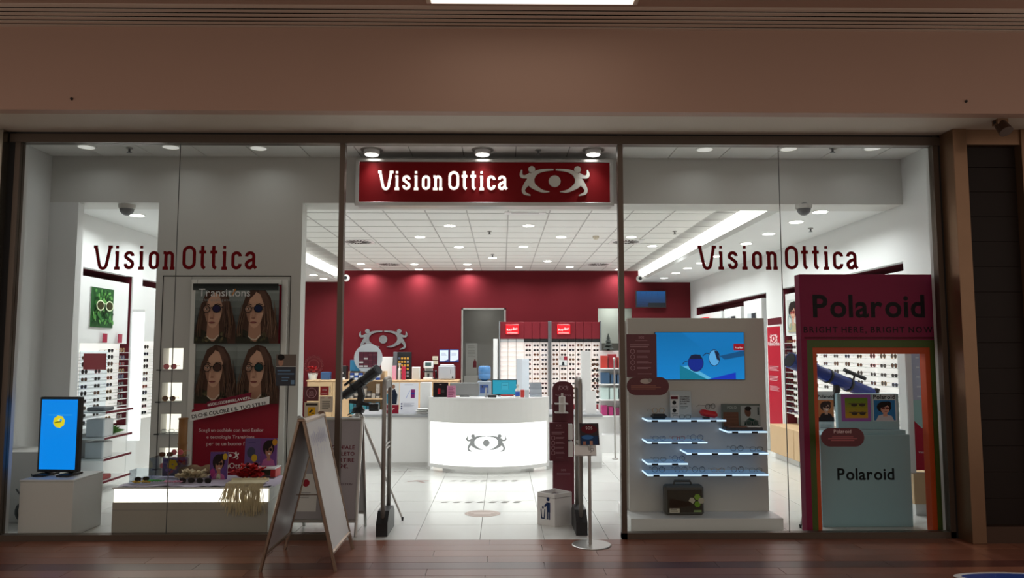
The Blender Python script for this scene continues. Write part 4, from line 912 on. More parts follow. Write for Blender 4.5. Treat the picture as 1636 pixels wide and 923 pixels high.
l0, l1 = P(1299, 506, YQ), P(1478, 506, YQ); cv.text('Polaroid', l0.x-X0, l0.z, .25, '#120c10', bold=True, width=l1.x-l0.x, track=.07)
l0, l1 = P(1284, 531, YQ), P(1495, 531, YQ); cv.text('BRIGHT HERE, BRIGHT NOW.', l0.x-X0, l0.z, .06, '#1c0e16', bold=True, width=l1.x-l0.x, track=.2)
cv.rect(P(1285, 541, YQ).x-X0, P(1400, 541, YQ).z, P(1495, 541, YQ).x-X0, P(1400, 538, YQ).z, '#5a0f24')
cv.build('lettering', fr)
# ---- pale blue box stand
YW = .45; a, b = P(1314, 850, YW), P(1456, 694, YW); A0, B0 = P(1313, 780, YW).x, P(1457, 780, YW).x
blu = M('stand_blue', (150, 186, 196), .45, noise=.03)
t = thing('box_stand', 'pale blue square floor stand with black brand lettering inside the portal', 'display stand', ((A0+B0)/2, .7, 0))
box('body', blu, t, A0, B0, YW, YW+.42, 0, b.z, r=.004)
cv = Canvas((A0, YW-.0005, 0), UX, UZ); l0, l1 = P(1338, 766, YW), P(1429, 766, YW); cv.text('Polaroid', l0.x-A0, l0.z, .12, '#14181a', bold=True, width=l1.x-l0.x, track=.07); cv.build('lettering', t)
zb_ = b.z
a, b = P(1341, 690, YW+.12), P(1437, 629, YW+.12)
t = thing('counter_display', 'pale blue counter display with two framed pictures on the blue box stand', 'display', ((a.x+b.x)/2, YW+.2, zb_))
box('back', blu, t, a.x, b.x, YW+.14, YW+.2, zb_, b.z, r=.003); box('tray', blu, t, a.x, b.x, YW+.03, YW+.14, zb_, zb_+.04, r=.003)
W_, H_ = b.x-a.x, b.z-zb_; cv = Canvas((a.x, YW+.1395, zb_), UX, UZ)
cv.rect(W_*.06, H_*.3, W_*.54, H_*.98, '#9c5cae'); cv.grad(W_*.12, H_*.38, W_*.49, H_*.9, (196, 150, 40), (100, 140, 40), 8)
for y_ in (.72, .5):
    for x_ in (.27, .40): cv.ell(W_*x_, H_*y_, W_*.05, H_*.045, '#3c3428')
    cv.line([(W_*.18, H_*(y_+.03)), (W_*.46, H_*(y_+.03))], .008, '#5c4a36')
cv.rect(W_*.57, H_*.3, W_*.95, H_*.98, '#c8d8e0'); sitter(cv, W_*.585, H_*.32, W_*.35, H_*.52, '#2a78b4', '#1c1414', '#cfa08c', '#c8c8d0', '#7a3a30', False); cv.text('Polaroid', W_*.58, H_*.87, .06, '#141414', bold=True, width=W_*.35)
cv.build('print', t)
def d_pol(cv, w_, h_):
    cv.rect(0, 0, w_, h_, '#d8d8d6'); sitter(cv, 0, h_*.38, w_, h_*.42, '#c87a4a', '#3a2018', '#c89078', '#2a1a1a', '#4a201a', True); cv.text('Polaroid', 0, h_*.85, .06, '#141414', bold=True, width=w_*.98); cv.rect(0, h_*.3, w_, h_*.40, '#2a1c20'); cv.greek(w_*.1, h_*.22, w_*.8, .008, '#8a9098', 3)
a_ = P(1308, 690, .75)
card('photo_card', 'narrow photo card of a dark haired sitter left of the blue counter display', 1308, 1331, 625, 694, .95, d_pol, lean=.0)
m = bpy.data.objects[-1] if 0 else None
box_ = box('card_plinth', white2, None, P(1309, 690, .96).x, P(1330, 690, .96).x, .94, 1.06, 0, P(1320, 694, .95).z); tag(box_, 'slim white pedestal under the narrow photo card, half hidden by the blue stand', 'pedestal')
# ---- stickers on the panes (inside face)
def sticker(name, label, px0, px1, py0, py1, draw, Y=.05, round_=0):
    a, b = P(px0, py1, Y), P(px1, py0, Y); w_, h_ = b.x-a.x, b.z-a.z; t = thing(name, label, 'sticker', ((a.x+b.x)/2, Y, a.z))
    if round_:
        r = h_/2; poly = arc(r, r, r, 90, 270, 14)+arc(w_-r, r, r, -90, 90, 14)
    else: poly = [(0, 0), (w_, 0), (w_, h_), (0, h_)]
    MB().prism(poly, (a.x, .0342, a.z), UX, UZ, .0006).build('film', M('sticker_%s' % round_ if 0 else 'sticker_film_'+name, COLS[name], .4), t)
    cv = Canvas((a.x, .0338, a.z), UX, UZ, step=.0001); cv.n = Vector((0, -1, 0)); draw(cv, w_, h_); cv.build('print', t); return t
COLS = {'notice_sticker': (88, 22, 34), 'oval_sticker': (84, 14, 26), 'blue_sticker': (14, 24, 40), 'round_logo_sticker': (84, 18, 28), 'red_sticker': (170, 24, 36), 'camera_notice': (196, 186, 160), 'opening_notice': (206, 200, 182)}
def d_notice(cv, w_, h_):
    cv.text('SOS', w_*.5, h_*.9, .03, '#b08890', 'c'); cv.rect(w_*.3, h_*.85, w_*.7, h_*.86, '#a07880'); cv.greek(w_*.12, h_*.74, w_*.76, .009, '#b08c94', 2)
    for k in range(4): cv.ring(w_*.2, h_*(.6-.13*k), .02, .004, '#b08c94'); cv.greek(w_*.34, h_*(.61-.13*k), w_*.5, .006, '#a07c84', 2)
    cv.greek(w_*.36, h_*.07, w_*.5, .006, '#a07c84', 1)
sticker('notice_sticker', 'tall dark red notice stuck on the right window beside the entrance', 1001, 1048, 534, 602, d_notice)
def d_oval(cv, w_, h_): cv.ell(w_*.45, h_*.77, w_*.13, h_*.14, '#b0a8a0'); cv.ell(w_*.55, h_*.82, w_*.05, h_*.1, '#8a8480'); cv.greek(w_*.1, h_*.5, w_*.8, .008, '#9a6a5a', 3)
sticker('oval_sticker', 'long dark red oval sticker with a tiny picture under the tall notice', 1001, 1068, 602, 631, d_oval, round_=1)
def d_oval2(cv, w_, h_): cv.text('Polaroid', w_*.5, h_*.72, .04, '#e0c8c8', 'c', width=w_*.4); cv.greek(w_*.5, h_*.5, w_*.7, .009, '#a05a5c', 3, 'c')
sticker('oval_sticker', 'dark red oval sticker with white brand word in front of the blue box stand', 1311, 1379, 683, 713, d_oval2, round_=1)
def d_blue(cv, w_, h_):
    cv.rect(0, h_*.62, w_, h_, '#6a6058'); cv.ell(w_*.24, h_*.76, w_*.13, h_*.13, '#a8806c'); cv.ell(w_*.24, h_*.91, w_*.18, h_*.1, '#181412'); cv.rect(0, h_*.605, w_, h_*.62, '#c8c8c8'); cv.greek(w_*.08, h_*.46, w_*.84, .016, '#5a7894', 2); cv.greek(w_*.3, h_*.24, w_*.4, .014, '#5a7894', 2); cv.rect(w_*.76, h_*.05, w_*.94, h_*.18, '#6a88a4')
sticker('blue_sticker', 'dark blue notice with a small portrait stuck left of the entrance mullion', 441, 474, 566, 616, d_blue)
def d_round(cv, w_, h_): cv.ring(w_*.5, h_*.55, w_*.34, .005, '#b89098'); cv.text('SOS', w_*.5, h_*.54, .024, '#c8a0a8', 'c'); cv.greek(w_*.5, h_*.46, w_*.4, .006, '#b08890', 2, 'c')
sticker('round_logo_sticker', 'square dark red sticker with a thin ring left of the entrance', 486.5, 510, 617, 640, d_round)
def d_red(cv, w_, h_): emblem_print(cv, w_*.5, h_*.6, w_*.5, '#f0d8d8'); cv.rect(w_*.15, h_*.12, w_*.85, h_*.2, '#e8b0b0')
sticker('red_sticker', 'small bright red sticker with a white emblem left of the entrance', 512, 526, 617, 631, d_red)
def d_cctv(cv, w_, h_): cv.rect(w_*.1, h_*.78, w_*.92, h_*.92, '#3a3634'); cv.rect(w_*.25, h_*.12, w_*.78, h_*.68, '#d8a820'); cv.poly([(w_*.32, h_*.36), (w_*.52, h_*.55), (w_*.6, h_*.46), (w_*.4, h_*.3)], '#2a2420'); cv.rect(w_*.5, h_*.25, w_*.7, h_*.32, '#6a5a20')
sticker('camera_notice', 'yellow and cream camera warning sign below the ring sticker', 486.5, 510, 642, 667, d_cctv)
def d_open(cv, w_, h_): cv.greek(w_*.08, h_*.88, w_*.3, .01, '#a06a60', 1); cv.greek(w_*.64, h_*.88, w_*.28, .01, '#b04a4a', 1); cv.greek(w_*.18, h_*.66, w_*.64, .009, '#6a6a60', 5)
sticker('opening_notice', 'cream opening hours notice beside the yellow camera sign', 511, 532.5, 633, 658, d_open)
t = thing('swirl_sticker', 'faint lace ring sticker on the glass left of the entrance', 'sticker', (P(500, 584, .03).x, .034, P(500, 584, .03).z)); p = P(501, 583, .034)
m = MB()
for r, wd_ in ((.05, .006), (.075, .004)): m.strip(arc(0, 0, r, 0, 360, 30), wd_, (p.x, .0342, p.z), UX, UZ, .0006)
for k in range(12): m.strip([(.07*math.cos(k*PI/6), .07*math.sin(k*PI/6))]+[(.07*math.cos(k*PI/6)+.02*math.cos(k*PI/6+a_), .07*math.sin(k*PI/6)+.02*math.sin(k*PI/6+a_)) for a_ in (-1, -.3, .3, 1)], .004, (p.x, .0342, p.z), UX, UZ, .0006)
m.build('film', M('lace_film', (150, 96, 96), .5), t)

# ================================================================== ENTRANCE
def a_board(label, loc, rotz, wd, h, spread, front, back=None, leg=.14, mat=alu):
    t = thing('a_board', label, 'sign', loc, rotz, local=True)
    for s, draw in ((-1, front), (1, back)):
        top = Vector((0, s*.018, h)); bot = Vector((0, s*spread/2, 0)); d = (top-bot).normalized(); L = (top-bot).length
        nrm = Vector((0, s, 0)); nrm = (nrm-d*nrm.dot(d)).normalized()
        for sx in (-1, 1): MB().tube([bot+Vector((sx*wd/2, 0, 0)), bot+d*L+Vector((sx*wd/2, 0, 0))], .016, 6).build('leg', mat, t)
        zb = leg/d.z
        for q in (zb, L-.012): MB().tube([bot+d*q+Vector((-wd/2, 0, 0)), bot+d*q+Vector((wd/2, 0, 0))], .018, 6).build('rail', mat, t)
        u = Vector((1, 0, 0)) if s < 0 else Vector((-1, 0, 0))
        o_ = bot+d*(zb+.01)-u*(wd/2-.012)+nrm*.004; w_, h_ = wd-.024, L-zb-.03
        MB().prism([(0, 0), (w_, 0), (w_, h_), (0, h_)], o_, u, d, .008).build('panel', M('board_panel', (186, 186, 186), .3, noise=.02), t)
        if draw: cv = Canvas(o_, u, d); draw(cv, w_, h_); cv.build('poster', t)
    for z in (h*.42,): MB().tube([(wd*.3, -spread/2*(1-z/h), z), (wd*.3, spread/2*(1-z/h), z)], .004, 5).build('stay', mat, t)
    for sx in (-1, 1): MB().rbox(sx*wd/2-.02, sx*wd/2+.02, -.03, .03, h-.01, h+.02, r=.008).build('hinge', mat, t)
    return t
def d_ab1(cv, w_, h_):
    cv.rect(0, 0, w_, h_, '#cfcfce'); rn = random.Random(3)
    for k in range(9): cv.line(smooth([(w_*(.12+.085*k), h_*.84), (w_*(.15+.085*k), h_*rn.uniform(.88, .93)), (w_*(.17+.085*k), h_*rn.uniform(.79, .83)), (w_*(.205+.085*k), h_*.85)]), .007, '#aaa8c6')
    for k in range(5): cv.line([(w_*(.14+.15*k), h_*.72), (w_*(.2+.15*k), h_*.78)], .006, '#b4b2cc')
fA, fB, fC, fD = G(416, 916), G(451, 878), G(540, 910), G(562, 876)
cxa = (fA.x+fB.x+fC.x+fD.x)/4; cya = (fA.y+fB.y+fC.y+fD.y)/4; wda = ((fB.y-fA.y)+(fD.y-fC.y))/2; spa = ((fC.x+fD.x)-(fA.x+fB.x))/2
a_board('tall bronze framed folding pavement sign seen edge-on in front of the left window', (cxa, cya, 0), PI/2, wda, P(497, 664, cya).z-.01, spa, d_ab1, None, mat=M('board_metal', (150, 128, 110), .3, .8, noise=.04))
def d_ab2(cv, w_, h_):
    cv.rect(0, 0, w_, h_, '#a9a6ab')
    for k, tx in enumerate(('OCCHIALE', 'COMPLETO', 'A PARTIRE', 'DA 59€.')): cv.text(tx, w_*.93 if k < 3 else w_*.84, h_*(.70-.064*k), .085, '#6a1428', 'r', bold=True, width=w_*(.46 if k < 3 else .36))
    cv.text('COLLECTION', w_*.92, h_*.34, .03, '#5a3844', 'r', width=w_*.3); cv.rect(w_*.02, h_*.08, w_*.36, h_*.45, '#e2e2e0'); cv.ell(w_*.17, h_*.36, .035, .035, '#a01c30'); cv.greek(w_*.06, h_*.26, w_*.24, .008, '#999999', 4)
b1, b2, b3 = G(467, 855), G(566, 861), G(584, 837)
wd2 = b2.x-b1.x; a_board('grey folding sign with dark red price lettering just inside the entrance', ((b1.x+b2.x)/2, .36, 0), -.03, wd2, P(575, 667, .36).z, .44, d_ab2, None)
def eas_gate(label, px, yfront):
    g0 = G(px, yfront); x, y0 = g0.x, g0.y+.06
    t = thing('security_gate', label, 'security gate', (x, y0+.2, 0), group='anti-theft gates')
    h = P(px, 606, y0).z; gm = M('gate_grey', (150, 146, 140), .35, .4, noise=.02)
    MB().prism([(0, 0), (.46, 0), (.46, .16), (.36, .22), (.10, .22), (0, .12)], (x-.055, y0-.04, .0), (0, 1, 0), UZ, -.11).build('base', black, t)
    MB().tube([(x, y0+.02, .1), (x, y0+.02, h-.05), (x, y0+.05, h-.01), (x, y0+.10, h), (x, y0+.30, h), (x, y0+.35, h-.01), (x, y0+.38, h-.05), (x, y0+.38, .1)], .022, 10).build('loop', gm, t, True)
    for z in (.80, .84): MB().tube([(x, y0+.02, z), (x, y0+.38, z)], .012, 8).build('crossbar', gm, t)
    box('top_plate', gm, t, x-.012, x+.012, y0+.04, y0+.36, h-.09, h-.02)
    return t
eas_gate('grey anti-theft gate post on the left side of the entrance', 609, 858); eas_gate('grey anti-theft gate post on the right side of the entrance beside the leaflet stand', 930, 856)
# leaflet stand on the mall floor
g = G(945, 870.5); t = thing('leaflet_stand', 'slim steel leaflet stand with round foot at the threshold', 'stand', (g.x, g.y, 0))
MB().lathe([(.178, 0), (.178, .006), (.17, .010), (.02, .012)], (g.x, g.y, 0), 36).build('base', alu, t, False); MB().tube([(g.x-.012, g.y, .01), (g.x-.012, g.y, P(943, 712, g.y).z)], .015, 12).build('pole', alu, t)
h0, h1 = P(918, 726, g.y), P(957, 668, g.y); up = Vector((0, .42, 1)).normalized()
hold = MB().prism([(0, 0), (h1.x-h0.x-.03, 0), (h1.x-h0.x-.03, .09), (0, .09)], (h0.x, g.y-.03, h0.z), UX, up, .035).build('holder', M('holder_white', (220, 220, 218), .3), t)
cv = Canvas((h0.x, g.y-.031, h0.z), UX, up); cv.ring(.16, .05, .014, .004, '#44484c'); cv.line([(.15, .04), (.145, .02)], .004, '#44484c'); cv.build('holder_print', t)
lf = thing('leaflet', 'dark red and blue leaflet held in the leaflet stand', 'leaflet', (g.x, g.y, h0.z+.06)); a0 = h0.x+.05; w_, h_ = h1.x-a0, (h1.z-h0.z)*.62
MB().prism([(0, 0), (w_, 0), (w_, h_), (0, h_)], (a0, g.y-.02, h0.z+.09), UX, up, .012).build('sheet', M('leaflet_stock', (60, 50, 56), .4), lf)
cv = Canvas((a0, g.y-.0205, h0.z+.09), UX, up); cv.rect(0, 0, w_, h_, '#3a3034'); cv.ell(w_*.5, h_*.72, w_*.42, h_*.2, '#5c1824'); cv.text('SOS', w_*.5, h_*.72, .035, '#e8d8d8', 'c'); cv.rect(w_*.06, h_*.02, w_*.94, h_*.42, '#223a5e'); cv.ell(w_*.4, h_*.35, w_*.3, h_*.1, '#3a6aa4'); cv.rect(w_*.15, 0, w_*.3, h_*.16, '#a07060'); cv.rect(w_*.5, 0, w_*.65, h_*.18, '#b08470'); cv.build('print', lf)
# sanitising totem with bin
YT = G(890, 830).y+.25; ta, tb = P(883, 800, YT), P(916, 609, YT); ta.x = P(883, 700, YT).x; tbx = P(917, 700, YT).x; W_ = tbx-ta.x
t = thing('sanitiser_totem', 'dark red rounded totem with a bottle shelf and notice inside the entrance', 'totem', ((ta.x+tbx)/2, YT, 0))
rr = W_/2*.9; poly = [(0, 0), (W_, 0)]+arc(W_-W_*.4, tb.z-W_*.4, W_*.4, 0, 90, 8)+arc(W_*.4, tb.z-W_*.4, W_*.4, 90, 180, 8)
MB().prism(poly, (ta.x, YT, 0), UX, UZ, .04).build('board', M('totem_red', (92, 22, 38), .4, noise=.03), t); box('foot', M('totem_red'), t, ta.x, tbx, YT, YT+.35, 0, .02)
cv = Canvas((ta.x, YT-.0005, 0), UX, UZ); emblem_print(cv, W_*.5, tb.z-.07, W_*.5, '#a88890'); cv.text('VisionOttica', W_*.5, tb.z-.16, .05, '#b898a0', 'c', width=W_*.74); cv.text('SOS', W_*.5, P(895, 752, YT).z, .03, '#a08088', 'c'); cv.greek(W_*.5, P(895, 757, YT).z, W_*.8, .01, '#a08088', 1, 'c'); cv.build('print', t)
z1_ = P(900, 643, YT).z; z2_ = P(900, 657, YT).z
for z in (z1_, z2_): box('bottle_shelf', white2, t, ta.x+.02, tbx-.07, YT-.12, YT, z-.012, z, r=.002)
MB().lathe([(.036, z2_), (.036, z2_+.16), (.03, z2_+.165), (.012, z2_+.17), (.012, z2_+.2)], (ta.x+.1, YT-.06, 0), 16).build('dispenser_bottle', M('bottle_white', (206, 204, 198), .4), t)
na, nb_ = P(878, 736, YT-.12), P(912, 675, YT-.12); n_ = box('notice_box', M('totem_notice', (84, 18, 34), .4), t, na.x, nb_.x-.03, YT-.12, YT-.002, na.z, nb_.z, r=.003); 
for z in (nb_.z-.1, na.z+.12): box('glove_box', white2, n_, nb_.x-.029, nb_.x+.02, YT-.11, YT-.002, z-.08, z+.08)
cv = Canvas((na.x, YT-.1205, na.z), UX, UZ); d_notice(cv, nb_.x-na.x-.03, nb_.z-na.z); cv.build('notice_print', n_)
ga, gb = G(858, 835), G(915, 838); ga = P(858, 835, .55); zbin = P(880, 786, .6).z; bx0_, bx1_ = P(859, 810, .55).x, P(914, 810, .6).x; Yb = .62
t = thing('waste_box', 'white cardboard waste box with a blue litter pictogram at the foot of the totem', 'bin', ((bx0_+bx1_)/2, Yb, 0))
card_w = M('card_white', (226, 226, 224), .5)
xm = bx0_+(bx1_-bx0_)*.48; ym_ = Yb-.13; th_ = .006
cvs = [(bx0_, Yb), (xm, ym_), (bx1_, Yb+.0), (xm+.02, Yb+.2)]
for k in range(4):
    p0, p1 = Vector(cvs[k]), Vector(cvs[(k+1) % 4]); d = (p1-p0).normalized(); n2_ = Vector((-d.y, d.x))*th_
    MB().add([(p0.x, p0.y, 0), (p1.x, p1.y, 0), (p1.x+n2_.x, p1.y+n2_.y, 0), (p0.x+n2_.x, p0.y+n2_.y, 0), (p0.x, p0.y, zbin), (p1.x, p1.y, zbin), (p1.x+n2_.x, p1.y+n2_.y, zbin), (p0.x+n2_.x, p0.y+n2_.y, zbin)], [(0, 3, 2, 1), (4, 5, 6, 7), (0, 1, 5, 4), (1, 2, 6, 5), (2, 3, 7, 6), (3, 0, 4, 7)]).build('side', card_w, t)
MB().prism([(p[0], p[1]) for p in cvs], (0, 0, zbin-.04), (1, 0, 0), (0, 1, 0), .006).build('lid', M('bin_inside', (110, 100, 100), .6, noise=.4, nscale=20), t)
p0, p1 = Vector(cvs[0]), Vector(cvs[1]); d = (p1-p0).normalized(); w_ = (p1-p0).length
cv = Canvas((p0.x-.0006*d.y*-1, p0.y-.001, 0), (d.x, d.y, 0), UZ); c_ = '#22355e'
cv.ell(w_*.62, zbin*.82, .018, .02, c_); cv.poly([(w_*.52, zbin*.72), (w_*.74, zbin*.72), (w_*.74, zbin*.42), (w_*.56, zbin*.42)], c_); cv.line([(w_*.56, zbin*.68), (w_*.42, zbin*.58)], .02, c_); cv.rect(w_*.56, zbin*.2, w_*.63, zbin*.44, c_); cv.rect(w_*.66, zbin*.2, w_*.73, zbin*.44, c_)
cv.line([(w_*.22, zbin*.5), (w_*.26, zbin*.22), (w_*.4, zbin*.22), (w_*.44, zbin*.5)], .012, c_); cv.rect(w_*.28, zbin*.52, w_*.38, zbin*.58, c_); cv.build('pictogram', t)
# floor marks
fm = thing('floor_sticker', 'faint brown oval floor sticker in the middle of the entrance', 'sticker', (G(771, 820).x, G(771, 820).y, 0)); g = G(771, 820)
cv = Canvas((g.x, g.y, .0004), UX, (0, 1, 0)); cv.ell(0, 0, .195, .17, '#b4a298'); cv.ring(0, 0, .17, .01, '#c8b8ae', .145); cv.greek(0, .02, .26, .03, '#d8ccc4', 2, 'c'); cv.build('print', fm)
for (xa_, xb_, yy, lab) in ((718, 832, 768, 'grey dashed distance line on the tiles nearest the curved counter'), (704, 838, 802, 'grey dashed distance line on the tiles just behind the oval floor sticker'), (628, 660, 753, 'short grey dashed line on the tiles by the left counter wing')):
    g0, g1 = G(xa_, yy), G(xb_, yy); n = max(4, round((g1.x-g0.x)/.14)); t = thing('floor_tape', lab, 'floor tape', ((g0.x+g1.x)/2, g0.y, 0)); cv = Canvas((g0.x, g0.y, .0004), UX, (0, 1, 0)); L = g1.x-g0.x
    for k in range(n): q = L*k/n; cv.poly([(q, -.035), (q+L/n*.5, -.035), (q+L/n*.75, .035), (q+L/n*.25, .035)], '#8a8480')
    cv.build('dashes', t)
g = G(668, 769); t = thing('floor_arrow', 'brown grey arrow mark on the tiles left of the dashed lines', 'sticker', (g.x, g.y, 0)); cv = Canvas((g.x, g.y, .0004), UX, (0, 1, 0)); cv.line([(-.14, -.02), (-.02, .07), (.14, .06)], .05, '#96827c'); cv.line([(-.02, .07), (.09, -.1)], .05, '#96827c'); cv.build('print', t)
g = G(950, 745); t = thing('floor_tape', 'grey dashed line on the tiles beside the right counter wing', 'floor tape', (g.x, g.y, 0)); cv = Canvas((g.x, g.y, .0004), UX, (0, 1, 0)); [cv.rect(-.3+.13*k, -.03+.03*k, -.22+.13*k, .02+.03*k, '#7a7470') for k in range(4)]; cv.build('dashes', t)

# ---- telescopes
def telescope(label, e0, e1, foot, hub, tube_mat, r=.05, legmat=alu, name='telescope'):
    e0, e1, hub = Vector(e0), Vector(e1), Vector(hub); t = thing(name, label, 'telescope', (hub.x, hub.y, 0))
    d = (e1-e0).normalized(); L = (e1-e0).length
    tb_ = MB().tube([e0, e0+d*L*.02, e0+d*L*.72, e0+d*L*.721, e1], [r*.8, r, r, r*1.2, r*1.2], 20).build('tube', tube_mat, t, False)
    for f in (.3, .55): MB().tube([e0+d*L*f-d*.015, e0+d*L*f+d*.015], r*1.12, 20).build('ring', black, tb_)
    MB().tube([e1-d*.001, e1+d*.004], r*1.05, 20).build('lens', M('objective', (30, 36, 50), .08), tb_)
    s = d.cross(Vector((0, 0, 1))).normalized()
    MB().tube([e0-d*.10, e0], r*.45, 12).build('focuser', black, t); up = s.cross(d).normalized(); MB().tube([e0-d*.06, e0-d*.06+up*.09], r*.4, 10).build('eyepiece', black, t)
    MB().tube([e0+d*L*.12+up*(r*1.9), e0+d*L*.38+up*(r*1.9)], r*.3, 10).build('finder_scope', black, t); MB().tube([e0+d*L*.25+up*r*.8, e0+d*L*.25+up*r*1.9], r*.15, 6).build('finder_bracket', black, t)
    mid = e0+d*L*.45; MB().tube([hub, (hub+mid)/2+Vector((.03, 0, 0)), mid], [.035, .04, .03], 10).build('mount', black, t)
    MB().tube([hub+Vector((-.1, 0, .06)), hub+Vector((.16, -.02, .02))], .02, 8).build('axis_shaft', black, t); MB().lathe([(.045, -.05), (.045, .05)], hub+Vector((.17, -.02, .0)), 14, 'x').build('counterweight', black, t)
    for k in range(2): MB().tube([hub+Vector((-.02+.05*k, -.03, .0)), hub+Vector((.08-.18*k, -.10, -.1+.02*k))], .006, 6).build('slow_motion_cable', black, t)
    MB().lathe([(.06, -.06), (.07, -.03), (.05, .0)], hub, 14).build('tripod_head', black, t)
    for f in foot:
        f = Vector(f); top = hub+Vector((0, 0, -.03))+(f-hub).normalized()*.03; m_ = top+(f-top)*.6
        lg = MB().tube([top, m_], .017, 8).build('leg', legmat, t); MB().tube([m_-(f-top)*.04, f+Vector((0, 0, .02))], .011, 8).build('lower_leg', legmat, lg); MB().tube([f+Vector((0, 0, .035)), f], [.014, .01], 8).build('rubber_foot', black, lg)
    return t
Yt = 1.02; e0 = P(550, 632, Yt+.12); e1 = P(604, 590, Yt-.1); hub = P(573, 650, Yt); f1 = G(643, 831); f2 = G(495, 829)
f3 = Vector((hub.x-.1, 2*hub.y-(f1.y+f2.y)/2+.5, 0))
telescope('black telescope on an aluminium tripod behind the left security gate', e0, e1, [f1, f2, f3], hub, M('telescope_black', (34, 34, 36), .3), .05)
Yt = 1.35; e0 = P(1393, 630, Yt+.2); e1 = P(1262, 575, Yt-.2); hub = P(1330, 640, Yt); f1 = G(1279, 843)
telescope('blue telescope on a tripod seen through the portal stand', e0, e1, [f1, (hub.x+.5, hub.y-.15, 0), (hub.x+.05, hub.y+.6, 0)], hub, M('telescope_blue', (26, 52, 140), .22), .075)

# ================================================================== COUNTER
YC = G(780, 757).y                                   # nearest point of the plinth on the floor
a, b = P(686, 700, YC+.45), P(875, 700, YC+.45); cxc = (a.x+b.x)/2; hw = (b.x-a.x)/2; sag = .42
Rc = (hw*hw+sag*sag)/(2*sag); cyc = YC-.02+Rc; ang = math.asin(hw/Rc)
zct = P(780, 636, YC).z; zmid = P(780, 676, YC).z; zbt = P(780, 745, YC).z
t = thing('reception_counter', 'curved white reception counter with a glowing front panel and grey emblem', 'counter', (cxc, YC, 0))
box('plinth', white2, t, cxc-hw*.75, cxc+hw*.75, YC+.22, YC+.9, 0, zbt-.02)
MB().arcwall((cxc, cyc), Rc-.35, Rc-.12, -ang*.8, ang*.8, 0, zbt).build('foot', white2, t)
MB().arcwall((cxc, cyc), Rc-.06, Rc+.012, -ang, ang, zbt-.05, zbt).build('bottom_rim', white2, t)
MB().arcwall((cxc, cyc), Rc-.05, Rc, -ang*.97, ang*.97, zbt, zmid).build('light_panel', M('counter_light', (252, 255, 250), .4, em=1.25), t)
MB().arcwall((cxc, cyc), Rc-.06, Rc+.012, -ang, ang, zmid, zct-.02).build('upper_band', M('counter_band', (222, 222, 218), .35), t)
for s in (-1, 1): MB().arcwall((cxc, cyc), Rc-.06, Rc+.01, s*ang if s < 0 else ang*.965, -ang*.965 if s < 0 else ang, zbt, zmid, 3).build('post', white2, t)
MB().arcwall((cxc, cyc), Rc-.42, Rc+.016, -ang*1.01, ang*1.01, zct-.02, zct).build('top', white2, t)
for s in (-1, 1): box('side', white2, t, cxc+s*hw-.02, cxc+s*hw+.02, YC+.4, YC+1.0, 0, zct-.03)
e = P(777, 707, YC); emblem(t, (e.x, YC-.034, e.z), UX, UZ, P(810, 700, YC).x-P(746, 700, YC).x, .006, M('emblem_grey', (176, 180, 182), .5), 'emblem_figure')
# wings
zw = .80
for i, (xo, lab) in enumerate(((P(572, 700, YC+.95).x, 'white counter wing with grey top left of the reception counter'), (P(956, 700, YC+.95).x, 'white counter wing with grey top right of the reception counter'))):
    s = -1 if i == 0 else 1; xi = cxc+s*(hw+.025); x0, x1 = min(xi, xo), max(xi, xo)
    w_ = thing('counter_wing', lab, 'counter', ((x0+x1)/2, YC+1.0, 0)); y0 = YC+.52
    box('front', white2, w_, x0, x1, y0, y0+.04, .09, zw-.04); box('kick_plate', white2, w_, x0, x1, y0+.03, y0+.06, 0, .09); box('top', grey, w_, x0-.01, x1+.01, y0-.02, y0+.9, zw-.04, zw, r=.004); box('end_panel', white2, w_, xo-.02 if s > 0 else xo, xo if s > 0 else xo+.02, y0+.04, y0+.86, 0, zw-.04)
yw = YC+.62
def upright(name, lab, cat, px0, px1, py0, zb, Y, draw, mat=None, lean=.08, thick=.008):
    x0, x1, z1 = P(px0, 640, Y).x, P(px1, 640, Y).x, P(px0, py0, Y).z; t = thing(name, lab, cat, ((x0+x1)/2, Y, zb)); up = Vector((0, lean, 1)).normalized()
    MB().prism([(0, 0), (x1-x0, 0), (x1-x0, z1-zb), (0, z1-zb)], (x0, Y, zb), UX, up, thick).build('sheet', mat or white2, t)
    if draw: cv = Canvas((x0, Y-.0004, zb), UX, up); draw(cv, x1-x0, z1-zb); cv.build('print', t)
    return t
def d_offer(cv, w_, h_): cv.rect(0, 0, w_, h_, '#e4e6ee'); cv.greek(w_*.25, h_*.92, w_*.5, .008, '#8a8ea0', 1); cv.poly([(w_*.6, h_*.5), (w_*.82, h_*.5), (w_*.82, h_*.78), (w_*.6, h_*.78)], '#7a2a6a'); cv.rect(w_*.6, h_*.62, w_*.82, h_*.68, '#3a3a90'); cv.line([(w_*.35, h_*.5), (w_*.55, h_*.75)], .012, '#b8c0e0'); [cv.ell(w_*.12, h_*(.32-.08*k), .012, .012, '#4a4a70') for k in range(3)]; cv.greek(w_*.22, h_*.33, w_*.6, .008, '#b0b4c4', 4)
upright('offer_sheet', 'white offer sheet with a purple box on the left counter wing', 'sign', 638, 668, 611, zw, yw, d_offer)
def d_man(cv, w_, h_): cv.rect(0, 0, w_, h_, '#dcdcda'); cv.rect(0, 0, w_, h_*.28, '#8a1c30'); cv.greek(w_*.2, h_*.15, w_*.6, .01, '#e8c8c8', 2); cv.poly([(w_*.5, h_*.3), (w_*.52, h_*.75), (w_*.72, h_*.8), (w_*.9, h_*.6), (w_*.85, h_*.3)], '#1c2434'); cv.ell(w_*.62, h_*.87, .025, .032, '#8a6450'); cv.poly([(w_*.12, h_*.32), (w_*.14, h_*.62), (w_*.38, h_*.62), (w_*.4, h_*.32)], '#3a86a0'); cv.ell(w_*.26, h_*.7, .02, .026, '#a07860')
